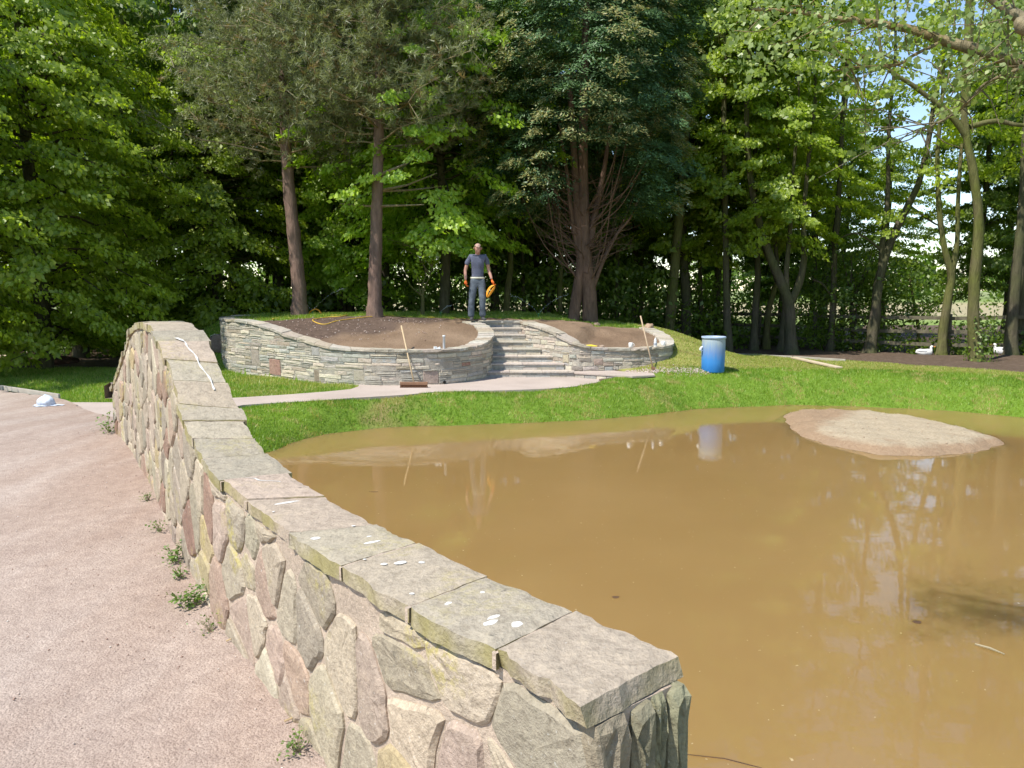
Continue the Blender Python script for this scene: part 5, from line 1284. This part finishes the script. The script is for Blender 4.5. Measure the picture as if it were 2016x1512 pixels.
MB().lathe([(.0, .01), (Rr * .93, .0), (Rr * .97, .02), (Rr * .985, .2), (Rr, .34), (Rr * 1.0, .5), (Rr * .985, Hh - .05), (Rr * .98, Hh - .045), (Rr * .955, Hh - .04), (Rr * .94, .05), (0, .05)], 40).build('body', M_DRUM, drum, True)
MB().lathe([(Rr * .985, Hh - .045), (Rr * 1.045, Hh - .04), (Rr * 1.05, Hh - .012), (Rr * 1.03, Hh), (Rr * .96, Hh), (Rr * .95, Hh - .04)], 40).build('rim', simple('pale_blue_rim', (.34, .42, .55), .45), drum, True)
hp = at(1381, 686, 15.5) - db
MB().tube([hp + Vector((.02, 0, .035)), hp + Vector((-.01, -.02, .02)), hp + Vector((-.03, -.02, -.02)), hp + Vector((-.01, -.02, -.045)), hp + Vector((.03, 0, -.04))], [.016, .022, .026, .02, .012], 8).build('spout', simple('white_plastic', (.72, .74, .74), .4), drum, True)

# mugs and bottle on the right wall
M_CHINA = simple('white_china', (.78, .78, .76), .15, .02, 3, 0, .5); M_TEA = simple('dark_tea', (.04, .02, .01), .2)
M_GREY = simple('dark_print', (.12, .13, .15), .5)
def on_wall(LN, px, Y, off=-.06):
    s = LN.arc((px - 1008) / 1500 * Y, Y); x, y = LN.p(s, off); return Vector((x, y, LN.z(s) + .003))
for px_, rz, lab in ((1237, 0, 'white mug standing alone on the shorter wall, left of the leaning pole'), (1310, .3, 'white mug beside the bottle at the right end of the shorter wall')):
    p = on_wall(RL_, px_, 15.85 if px_ < 1300 else 16.1); m_ = empty('mug', p, lab, 'mug', 'mugs on the shorter wall', rz)
    MB().lathe([(0, .002), (.036, .0), (.042, .006), (.043, .05), (.044, .098), (.0415, .1), (.039, .096), (.038, .012), (0, .012)], 24).build('cup', M_CHINA, m_, True)
    MB().tube([(.04, 0, .08), (.062, 0, .084), (.074, 0, .062), (.07, 0, .035), (.055, 0, .02), (.04, 0, .022)], .006, 8).build('handle', M_CHINA, m_, True)
    MB().lathe([(0, .07), (.038, .07)], 20).build('tea', M_TEA, m_)
    mb = MB()
    for i in range(6):
        a = -.6 + i * .18; mb.add([(.0437 * math.cos(a + da), .0437 * math.sin(a + da) - 0, zz) for da, zz in ((0, .035), (.1, .03), (.12, .06), (.02, .066))], [(0, 1, 2, 3)])
    if rz: mb.build('print', M_GREY, m_)
p = on_wall(RL_, 1295, 16.0); bo = empty('drink_bottle', p, 'white and grey labelled drink bottle between the pole and the right hand mug', 'bottle')
MB().lathe([(0, 0), (.03, 0), (.033, .01), (.033, .10), (.026, .115), (.03, .125), (.031, .135), (.018, .165), (.012, .175), (.012, .18)], 20).build('body', simple('clear_white_plastic', (.72, .73, .74), .25, .03, 3, 0, .5), bo, True)
MB().lathe([(.0335, .035), (.034, .036), (.034, .09), (.0335, .091)], 20).build('label', simple('grey_label', (.36, .39, .44), .5, .5, 30), bo, True)
MB().lathe([(.014, .172), (.0145, .19), (0, .191)], 14).build('cap', MATS['white_plastic'], bo, True)
# grey pipe in the left bed and a scrap of white packaging on the coping
p = on_wall(LL, 883, 14.35, .02); pi_ = empty('drain_pipe', p - Vector((0, 0, .1)), 'upright grey plastic pipe standing behind the coping of the long wall', 'pipe')
MB().lathe([(.024, 0), (.024, .32), (.0265, .322), (.0265, .352), (.022, .354), (.02, .3), (0, .3)], 20).build('pipe', simple('grey_pvc', (.55, .56, .57), .4, .05), pi_, True)
MB().lathe([(.0272, .33), (.0282, .331), (.0282, .347), (.0272, .348)], 20).build('collar', MATS['white_plastic'], pi_, True)
p = on_wall(LL, 855, 14.2); V = []; 
mb = MB(); mb.box(p + Vector((-.025, 0, .024)), (.055, .05, .045), Matrix.Rotation(.4, 3, 'Z')); mb.box(p + Vector((.045, .01, .02)), (.05, .045, .038), Matrix.Rotation(-.5, 3, 'Y')); mb.box(p + Vector((.01, 0, .007)), (.10, .04, .012))
tag(mb.build('plastic_offcut', MATS['white_plastic']), 'small white plastic offcut lying on the long wall left of the pipe', 'offcut')
p = on_wall(RL_, 1168, 15.6, -.02); tag(MB().tube([p + Vector((-.12, .05, .015)), p + Vector((-.02, .0, .02)), p + Vector((.10, -.05, .012))], [.016, .022, .008], 6).build('yellow_tool', simple('yellow_plastic', (.72, .55, .05), .4)), 'small yellow plastic tool lying on the shorter wall by the bend', 'tool')
p = on_wall(RL_, 1196, 15.6, .05)
def rock(name, c, d, color, label, m=M_BSTONE, seed=0):
    bmr = bmesh.new(); bmesh.ops.create_icosphere(bmr, subdivisions=3, radius=1)
    for v in bmr.verts:
        n_ = 1 + .28 * noise.noise(v.co * 1.6 + Vector((seed * 3.1, 0, 0))) + .08 * noise.noise(v.co * 5 + Vector((seed, 0, 0))); v.co = Vector((v.co.x * d[0] * n_, v.co.y * d[1] * n_, max(-.35, v.co.z) * d[2] * n_))
    me = bpy.data.meshes.new(name); bmr.to_mesh(me); me.polygons.foreach_set('use_smooth', [True] * len(me.polygons)); o = link(name, me, None, m); o.location = c; o.color = (*color, 1); return tag(o, label, 'stone')
rock('loose_stone', p + Vector((0, 0, .01)), (.055, .04, .03), (.38, .28, .21), 'small brown stone on the shorter wall near the yellow tool', seed=1)
q = at(1278, 646, 18.0); rock('loose_stone', (q.x, q.y, q.z), (.12, .10, .11), (.36, .25, .17), 'rounded brown stone on the back end of the shorter wall', seed=2)
q = at(1175, 632, 18.5); rock('loose_stone', (q.x, q.y, hz(q.x, q.y) + .02), (.09, .07, .06), (.3, .22, .16), 'small flat stone at the back of the right bed below the cypress', seed=4)

# hoses
M_HOSE = simple('yellow_hose', (.68, .44, .07), .45, .08); M_HOSE2 = simple('orange_hose', (.78, .33, .03), .45, .05)
def ground_tube(px, r, Y0=None, lift=0):
    out = []
    for a in px:
        x, y = a[0], a[1]; Y = a[2]; p = at(x, y, Y); z = hz(p.x, Y) + r + (a[3] if len(a) > 3 else 0); out.append((p.x, Y, z))
    return out
pts = ground_tube([(537, 629, 16.9, .03), (545, 627, 17.5), (600, 618, 18.3), (640, 617, 18.7), (680, 617, 18.8), (684, 618, 18.6), (672, 622, 18.1), (640, 625, 17.9), (616, 631, 17.2), (626, 634, 16.6), (642, 635, 16.5), (662, 631, 16.9), (690, 627, 17.4), (720, 624, 17.8), (760, 622, 18.4), (800, 620, 18.6), (850, 619, 18.7), (900, 620, 18.6), (925, 622, 18.2)], .011)
tag(MB().tube(spline(pts, 6), .011, 6).build('garden_hose', M_HOSE, None, True), 'yellow garden hose snaking over the grass and soil behind the long wall', 'hose')
p = at(618, 605, 19.6); hb_ = [Vector((p.x - .16, 19.6, hz(p.x, 19.6) - .01)), Vector((p.x - .08, 19.6, hz(p.x, 19.6) + .10)), Vector((p.x + .04, 19.6, hz(p.x, 19.6) + .15)), Vector((p.x + .14, 19.6, hz(p.x, 19.6) + .10)), Vector((p.x + .2, 19.6, hz(p.x, 19.6) - .01))]
tag(MB().tube(spline(hb_, 6), .018, 8).build('hose_loop', M_HOSE2, None, True), 'orange loop of hose arching beside the left pine trunk', 'hose')
# sprinklers
M_DROP = NT('water_drop'); M_DROP.bsdf((.85, .9, .95), .05, None, 0, .5, **{'Transmission Weight': .6}); M_DROP = M_DROP.m
M_GPL = simple('green_plastic', (.06, .22, .08), .4)
for (px_, Y, L1, L2, lab) in ((1060, 19.3, 1, 1, 'lawn sprinkler behind the head of the steps, jets in a V'), (617, 19.9, .8, 1.2, 'lawn sprinkler behind the left pine trunk, jets in a V'), (868, 19.4, .0, .35, 'small lawn sprinkler spurting between the young tree and the man')):
    x = (px_ - 1008) / 1500 * Y; z = hz(x, Y); r = empty('lawn_sprinkler', (x, Y, z), lab, 'sprinkler', 'lawn sprinklers on the mound')
    mb = MB(); mb.lathe([(0, .0), (.05, 0), (.05, .015), (.016, .02), (.014, .08), (.02, .085), (.02, .1), (0, .102)], 12); mb.tube([(-.05, 0, .1), (.05, 0, .1)], .007, 6); mb.build('body', M_GPL, r, True)
    mb = MB()
    for sgn, L in ((-1, L1), (1, L2)):
        if L == 0: continue
        for i in range(34):
            u = (i / 34) ** .8; xx = sgn * L * .75 * u; zz = .1 + L * (.85 * u - .38 * u * u); rr = .004 + .004 * rnd.random(); c = Vector((xx + rnd.gauss(0, .012 * (u + .1)), rnd.gauss(0, .02), zz + rnd.gauss(0, .012 * (u + .1))))
            d = Vector((sgn * .7, 0, .6 - u * .6)).normalized() * rr * 2.2; mb.tube([c - d, c, c + d], [rr * .3, rr, rr * .3], 5)
    mb.build('water_jet', M_DROP, r)['kind'] = 'stuff'

# boards and edging
M_PLANK = simple('sawn_plank', (.50, .41, .29), .8, .12, 5, .005); M_EDGE = simple('grey_edging', (.36, .33, .28), .85, .15, 5)
def board(name, A, B, w, th, m, lab, cat='board'):
    A = Vector(A); B = Vector(B); d = B - A; mb = MB(); R3 = Matrix.Rotation(math.atan2(d.y, d.x), 3, 'Z') @ Matrix.Rotation(-math.atan2(d.z, math.hypot(d.x, d.y)), 3, 'Y')
    mb.box((A + B) / 2, (d.length, w, th), R3); o = mb.build(name, m); bv = o.modifiers.new('edge', 'BEVEL'); bv.width = .004; return tag(o, lab, cat)
def gp(px, py, z, lift=.02): p = atz(px, py, z); return Vector((p.x, p.y, hz(p.x, p.y) + lift))
board('plank', gp(1562, 710, .5, .05), gp(1652, 727, .52, .03), .15, .035, M_PLANK, 'pale sawn plank lying on the turf right of the drum', 'plank')
board('timber_edging', gp(1440, 697, .5, .02), gp(1560, 706, .5, .02), .03, .07, M_EDGE, 'thin timber edging between turf and bare soil, left length', 'edging')
board('timber_edging', gp(1562, 706, .5, .02), gp(1664, 716, .5, .02), .03, .07, M_EDGE, 'thin timber edging between turf and bare soil, right length', 'edging')
a_ = Vector((-7.45, 12.42, .455)); b__ = Vector((-13.5, 16.45, .455)); board('drive_edging', a_, b__, .035, .08, M_EDGE, 'long timber edging between the shaded gravel drive and the left lawn', 'edging')
# strip of chippings by the right wall foot
K = 700; x = 2.3 + 1.7 * NR.rand(K); y = 15.35 + .12 * NR.randn(K) + (x - 2.3) * .06; z = hfun(x, y); s = .01 + .014 * NR.rand(K)
V = np.stack([np.stack([x + s * b0[0], y + s * b0[1], z + s * .4 + s * b0[2]], 1) for b0 in base_], 1).reshape(-1, 3); F = (F0[None] + (np.arange(K) * 5)[:, None, None]).reshape(-1, 3)
me = np_mesh('chippings', V, F, {'tint': np.repeat(.5 + .5 * NR.rand(K), 6)}); me.materials.append(MATS['pebble']); tag(link('stone_chippings', me), 'strip of pale stone chippings along the foot of the shorter wall', 'gravel', None, 'stuff')
# stones in the dark soil
K = 420; x = -6 + 4.5 * NR.rand(K); y = 15 + 3 * NR.rand(K); k = poly_sd(np.stack([x, y], 1), MOUND) < -.2; x = x[k]; y = y[k]; K = len(x); z = hfun(x, y); s = .008 + .016 * NR.rand(K) ** 2
V = np.stack([np.stack([x + s * b0[0], y + s * b0[1], z + s * .3 + s * b0[2]], 1) for b0 in base_], 1).reshape(-1, 3); F = (F0[None] + (np.arange(K) * 5)[:, None, None]).reshape(-1, 3)
me = np_mesh('soil_stones', V, F, {'tint': np.repeat(NR.rand(K), 6)}); me.materials.append(MATS['pebble']); tag(link('soil_stones', me), 'small stones and clods lying in the soil of the left bed', 'stones', None, 'stuff')

# left: white bag, dark tarpaulin, soil heap, red ball
def lump(name, c, d, m, lab, cat, seed=0, amp=.3, fr=1.6, sub=4, rz=0):
    bmr = bmesh.new(); bmesh.ops.create_icosphere(bmr, subdivisions=sub, radius=1)
    for v in bmr.verts:
        n_ = 1 + amp * noise.noise(v.co * fr + Vector((seed * 3.1, 0, 0))) + amp * .35 * noise.noise(v.co * fr * 3.3 + Vector((seed, 0, 0))); v.co = Vector((v.co.x * d[0] * n_, v.co.y * d[1] * n_, max(-.25, v.co.z) * d[2] * n_))
    me = bpy.data.meshes.new(name); bmr.to_mesh(me); me.polygons.foreach_set('use_smooth', [True] * len(me.polygons)); o = link(name, me, None, m); o.location = c; o.rotation_euler = (0, 0, rz); return tag(o, lab, cat)
p = atz(91, 800, .43)
bagm = simple('white_plastic_sack', (.52, .56, .62), .45, .08, 6, .006)
bag = empty('plastic_sack', (p.x, p.y, zgr(p.x, p.y)), 'pale plastic sack slumped where the gravel drive meets the path', 'sack')
o = lump('sack_body', (0, 0, .03), (.125, .11, .13), bagm, None, None, 5, .25, 1.3); o.parent = bag
bmr = MB(); V = [(0, 0, .045)]
for k in range(24):
    a = 2 * PI * k / 24; r_ = .20 * (1 + .22 * math.sin(3 * a + 1) + .1 * math.sin(7 * a)); V.append((r_ * math.cos(a) * 1.05, r_ * math.sin(a) * .6, .004 + .008 * math.sin(5 * a) ** 2))
bmr.add(V, [(0, k + 1, (k + 1) % 24 + 1) for k in range(24)]); bmr.build('sack_skirt', bagm, bag, True)
p = gp(95, 676, .4, .02); lump('tarpaulin', p, (.85, .3, .17), simple('dark_blue_tarpaulin', (.035, .045, .06), .4, .3, 5, .01), 'crumpled dark tarpaulin on the bare earth under the left maples', 'tarpaulin', 3, .45, 2)
p = gp(82, 714, .4, .0); lump('soil_heap', p, (.85, .45, .22), simple('dark_soil', (.07, .038, .03), .95, .35, 6, .04), 'low heap of dark soil at the edge of the left lawn', 'heap', 8, .35, 2.2)
p = gp(30, 704, .4, .05); board('timber_beam', p + Vector((-.9, .1, 0)), p + Vector((.55, 0, 0)), .12, .09, M_PLANK, 'weathered timber beam lying behind the dark soil heap', 'beam')
p = at(427, 676, 17.6); rd = empty('red_bucket', (p.x, 17.6, p.z - .12), 'glossy red bucket half hidden between the parapet hump and the long wall', 'bucket')
MB().lathe([(0, 0), (.10, .0), (.12, .05), (.135, .22), (.142, .225), (.142, .235), (.13, .235), (.115, .03), (0, .03)], 24).build('body', simple('red_plastic', (.62, .02, .025), .35), rd, True)
MB().tube([(-.137, 0, .215), (-.12, -.05, .30), (0, -.07, .34), (.12, -.05, .30), (.137, 0, .215)], .004, 6).build('handle', MATS['grey_pvc'], rd)
bs = at(432, 705, 17.6); rock('loose_stone', (bs.x, 17.6, hz(bs.x, 17.6) + .0), (.25, .2, .32), (.16, .12, .1), 'dark boulder under the red bucket', seed=9)

# ducks
M_DW = simple('white_feather', (.72, .70, .66), .7, .06, 12); M_DB = simple('black_feather', (.03, .03, .03), .5); M_BEAK = simple('orange_beak', (.6, .25, .05), .4)
def skin(name, J, E, m, parent, sub=2, root=0):
    me = bpy.data.meshes.new(name); me.from_pydata([j[0] for j in J], E, []); o = bpy.data.objects.new(name, me); COL.objects.link(o)
    o.modifiers.new('skin', 'SKIN'); sv = me.skin_vertices[0].data
    for i, j in enumerate(J): sv[i].radius = (j[1], j[2] if len(j) > 2 else j[1]); sv[i].use_root = (i == root)
    s = o.modifiers.new('sub', 'SUBSURF'); s.levels = sub; s.render_levels = sub
    dg = bpy.context.evaluated_depsgraph_get(); nm = bpy.data.meshes.new_from_object(o.evaluated_get(dg)); bpy.data.objects.remove(o)
    nm.name = name; nm.materials.clear(); nm.materials.append(m); nm.polygons.foreach_set('use_smooth', [True] * len(nm.polygons)); return link(name, nm, parent)
for (px_, py_, rz, lab) in ((1824, 699, 0, 'white duck resting by the sapling, left of the yellowish trunk'), (1968, 707, 2.6, 'white and black duck resting right of the thickest trunk')):
    p = atz(px_, py_, .4); p.z = hz(p.x, p.y); d = empty('duck', p, lab, 'duck', 'ducks resting under the trees', rz); d.scale = (1.25,) * 3
    skin('body', [((0, 0, .09), .075, .085), ((-.10, 0, .085), .065, .07), ((-.19, 0, .09), .03, .035), ((-.25, 0, .105), .012, .02), ((.08, 0, .10), .055, .07), ((.10, 0, .155), .03), ((.085, 0, .20), .028), ((.105, 0, .225), .034), ((.135, 0, .222), .022)], [(0, 1), (1, 2), (2, 3), (0, 4), (4, 5), (5, 6), (6, 7), (7, 8)], M_DW, d)
    skin('wing', [((-.02, .05, .12), .03, .04), ((-.14, .03, .135), .03, .04), ((-.24, 0, .13), .01, .015)], [(0, 1), (1, 2)], M_DB if rz else M_DW, d)
    skin('wing', [((-.02, -.05, .12), .03, .04), ((-.14, -.03, .135), .03, .04), ((-.24, 0, .128), .01, .015)], [(0, 1), (1, 2)], M_DB if rz else M_DW, d)
    MB().tube([(.15, 0, .22), (.175, 0, .213), (.195, 0, .21)], [.013, .012, .007], 8).build('beak', M_BEAK, d, True)

# ------------------------------------------------------------------ man
M_SKIN = simple('skin', (.46, .25, .185), .55, .08, 9); M_SHIRT = simple('blue_grey_cotton', (.105, .115, .165), .85, .18, 9, .01); M_JEAN = simple('grey_work_trousers', (.10, .12, .145), .85, .28, 6, .012)
M_BELT = simple('pale_belt', (.48, .47, .38), .6); M_GLOVE = simple('orange_glove', (.80, .17, .03), .6, .1, 20); M_SHOE = simple('dark_boot', (.06, .058, .06), .6, .2, 12); M_HAIR = simple('short_grey_hair', (.40, .26, .21), .8, .1, 60)
fp = at(941, 634, 17.15); zf = 1.50
man = empty('person', (fp.x, 17.15, zf), 'man in blue grey t-shirt and grey trousers looking down, holding an orange hose coil', 'person', None, .10)
# body
skin('body', [((0, .02, .98), .09, .06), ((0, .02, 1.15), .09, .06), ((0, .0, 1.34), .12, .07), ((0, -.015, 1.455), .065, .06), ((0, -.04, 1.50), .05, .052), ((0, -.085, 1.545), .062, .072), ((0, -.095, 1.605), .074, .092), ((0, -.075, 1.655), .064, .078),
              ((-.16, .0, 1.41), .042), ((-.235, .01, 1.26), .043), ((-.275, .02, 1.12), .04), ((-.275, -.02, 1.0), .036), ((-.27, -.05, .90), .028),
              ((.16, .0, 1.41), .042), ((.225, .02, 1.26), .046), ((.25, .03, 1.12), .04), ((.285, -.03, 1.01), .036), ((.31, -.07, .92), .028),
              ((-.08, .02, .88), .065), ((-.135, -.01, .5), .05), ((-.15, .03, .08), .04), ((.075, .02, .88), .065), ((.10, -.055, .5), .05), ((.10, .02, .08), .05)],
     [(0, 1), (1, 2), (2, 3), (3, 4), (4, 5), (5, 6), (6, 7), (2, 8), (8, 9), (9, 10), (10, 11), (11, 12), (2, 13), (13, 14), (14, 15), (15, 16), (16, 17), (0, 18), (18, 19), (19, 20), (0, 21), (21, 22), (22, 23)], M_SKIN, man)
# face: nose, brow, ears, mouth, eyes, looking down
hd = Matrix.Translation((0, -.092, 1.595)) @ Matrix.Rotation(math.radians(42), 4, 'X')
def hp_(x, y, z): return hd @ Vector((x, y, z))
mb = MB(); mb.tube([hp_(0, -.088, .02), hp_(0, -.105, -.012), hp_(0, -.108, -.028), hp_(0, -.092, -.034)], [.008, .011, .014, .008], 8); mb.build('nose', M_SKIN, man, True)
for sx_ in (-1, 1):
    mb = MB(); mb.tube([hp_(sx_ * .072, .0, .03), hp_(sx_ * .084, .008, .012), hp_(sx_ * .08, .004, -.018), hp_(sx_ * .07, -.004, -.03)], [.008, .014, .011, .005], 8); mb.build('ear', M_SKIN, man, True)
    mb = MB(); mb.tube([hp_(sx_ * .014, -.088, .026), hp_(sx_ * .03, -.09, .031), hp_(sx_ * .05, -.076, .026)], [.005, .006, .004], 6); mb.build('eyebrow', simple('brow', (.34, .2, .15), .8), man, True)
    mb = MB(); mb.lathe([(0, -.008), (.007, -.005), (.009, 0), (.007, .005), (0, .008)], 10, hp_(sx_ * .03, -.08, .012)); mb.build('eye', simple('eye_dark', (.2, .11, .09), .5), man, True)
mb = MB(); mb.tube([hp_(-.024, -.086, -.058), hp_(0, -.094, -.056), hp_(.024, -.086, -.058)], [.003, .006, .003], 6); mb.build('mouth', simple('lips', (.34, .13, .11), .5), man, True)
# cropped hair cap
bmr = bmesh.new(); bmesh.ops.create_icosphere(bmr, subdivisions=3, radius=1)
for v in list(bmr.verts):
    if v.co.z < .12 + (.45 if v.co.y < -.2 else -.35 if v.co.y > .2 else 0): bmr.verts.remove(v)
for v in bmr.verts: v.co = hp_(v.co.x * .079, v.co.y * .097 + .012, v.co.z * .088 + .022)
me = bpy.data.meshes.new('hair'); bmr.to_mesh(me); me.polygons.foreach_set('use_smooth', [True] * len(me.polygons)); link('hair', me, man, M_HAIR)
skin('t_shirt', [((0, .02, .93), .150, .110), ((0, .02, 1.02), .150, .108), ((0, .02, 1.12), .145, .105), ((0, .005, 1.25), .158, .115), ((0, .0, 1.38), .165, .11), ((0, -.01, 1.455), .085, .075),
                 ((-.16, .0, 1.425), .064), ((-.225, .008, 1.30), .062), ((-.25, .01, 1.23), .060), ((.16, .0, 1.425), .064), ((.215, .015, 1.30), .062), ((.235, .022, 1.23), .060)],
     [(0, 1), (1, 2), (2, 3), (3, 4), (4, 5), (4, 6), (6, 7), (7, 8), (4, 9), (9, 10), (10, 11)], M_SHIRT, man)
skin('trousers', [((0, .02, 1.03), .15, .112), ((0, .02, .92), .15, .115), ((-.095, .02, .80), .098, .098), ((-.115, -.01, .66), .092), ((-.135, -.012, .50), .080), ((-.15, .01, .28), .075), ((-.15, .03, .07), .082), ((.09, .02, .80), .098, .098), ((.10, -.02, .66), .092), ((.10, -.06, .50), .080), ((.10, -.035, .28), .075), ((.105, .0, .07), .082)],
     [(0, 1), (1, 2), (2, 3), (3, 4), (4, 5), (5, 6), (1, 7), (7, 8), (8, 9), (9, 10), (10, 11)], M_JEAN, man)
V = []; n_ = 24
for z, g in ((.935, 1.0), (.94, 1.06), (.972, 1.06), (.977, 1.0)):
    V += [(.153 * g * math.cos(2 * PI * k / n_), .02 + .112 * g * math.sin(2 * PI * k / n_), z) for k in range(n_)]
link('belt', mesh('belt', V, [(r * n_ + k, r * n_ + (k + 1) % n_, (r + 1) * n_ + (k + 1) % n_, (r + 1) * n_ + k) for r in range(3) for k in range(n_)], True), man, M_BELT)
for o in list(man.children):
    if o.name.split('.')[0] in ('t_shirt', 'trousers'):
        k_ = 1 if 'shirt' in o.name else 0
        for v in o.data.vertices:
            c = v.co; n_ = noise.noise(Vector((c.x * 7, c.y * 7, c.z * (16 if k_ else 9)))) * .011 + noise.noise(c * 26) * .004; v.co = c + v.normal * n_
for (x, y, r_) in ((-.14, -.02, .12), (.11, -.03, -.25)):
    q = [((x, y + .06, .055), .045, .05), ((x, y - .02, .055), .048, .045), ((x - r_ * .1, y - .12, .042), .045, .034), ((x - r_ * .15, y - .19, .035), .035, .024)]
    skin('boot', q, [(0, 1), (1, 2), (2, 3)], M_SHOE, man)
def glove(W, D, side, curl, thumb):
    """palm and five bent fingers; W wrist, D hand direction"""
    W = Vector(W); D = Vector(D).normalized(); S = Vector(side).normalized(); N = D.cross(S).normalized()
    J = [(tuple(W - D * .02), .030, .026), (tuple(W + D * .035), .038, .024), (tuple(W + D * .075), .040, .022)]; E = [(0, 1), (1, 2)]
    skin('glove', J, E, M_GLOVE, man)
    for i, (o, L) in enumerate(((-.030, .062), (-.010, .072), (.010, .068), (.028, .054))):
        a = W + D * .07 + S * o; b_ = a + D * L * .45 + N * L * .15 * curl; c = b_ + D * L * .2 + N * L * .38 * curl; e = c - D * L * .15 * curl + N * L * .28 * curl
        skin('finger', [(tuple(a), .0105), (tuple(b_), .0105), (tuple(c), .0098), (tuple(e), .0085)], [(0, 1), (1, 2), (2, 3)], M_GLOVE, man, 1)
    a = W + D * .02 + S * thumb * .03; b_ = a + D * .025 + S * thumb * .025 + N * .012; c = b_ + D * .03 + N * .012
    skin('thumb', [(tuple(a), .014), (tuple(b_), .0125), (tuple(c), .0105)], [(0, 1), (1, 2)], M_GLOVE, man, 1)
glove((-.27, -.055, .885), (.02, -.15, -1), (0, 1, 0), 1, -1)
glove((.315, -.075, .905), (.25, -.15, -1), (0, 1, 0), 1, -1)
# hose coil hanging from his left hand
hc = empty('hose_coil', (fp.x + .33, 17.05, zf + .80), 'orange yellow hose coil hanging from the left hand of the man', 'hose')
for k in range(4):
    pts = []
    for i in range(25):
        a = 2 * PI * i / 24; u, w = .15 * math.cos(a), (.026 + .010 * k) * math.sin(a) * (1 + .2 * math.cos(a))
        c = Vector((-.055, 0, -.13)); dx = Vector((.52, 0, .85)); dn = Vector((.85, 0, -.52)); pts.append(c + dx * u + dn * w + Vector((0, .012 * k - .02 + .006 * math.sin(3 * a), 0)) + dn * .02 * math.cos(a) ** 2)
    MB().tube(pts, .0095, 8, False).build('loop', M_HOSE2, hc, True)
print('stones', n1, n2, 'tris', sum(len(m.polygons) for m in bpy.data.meshes))
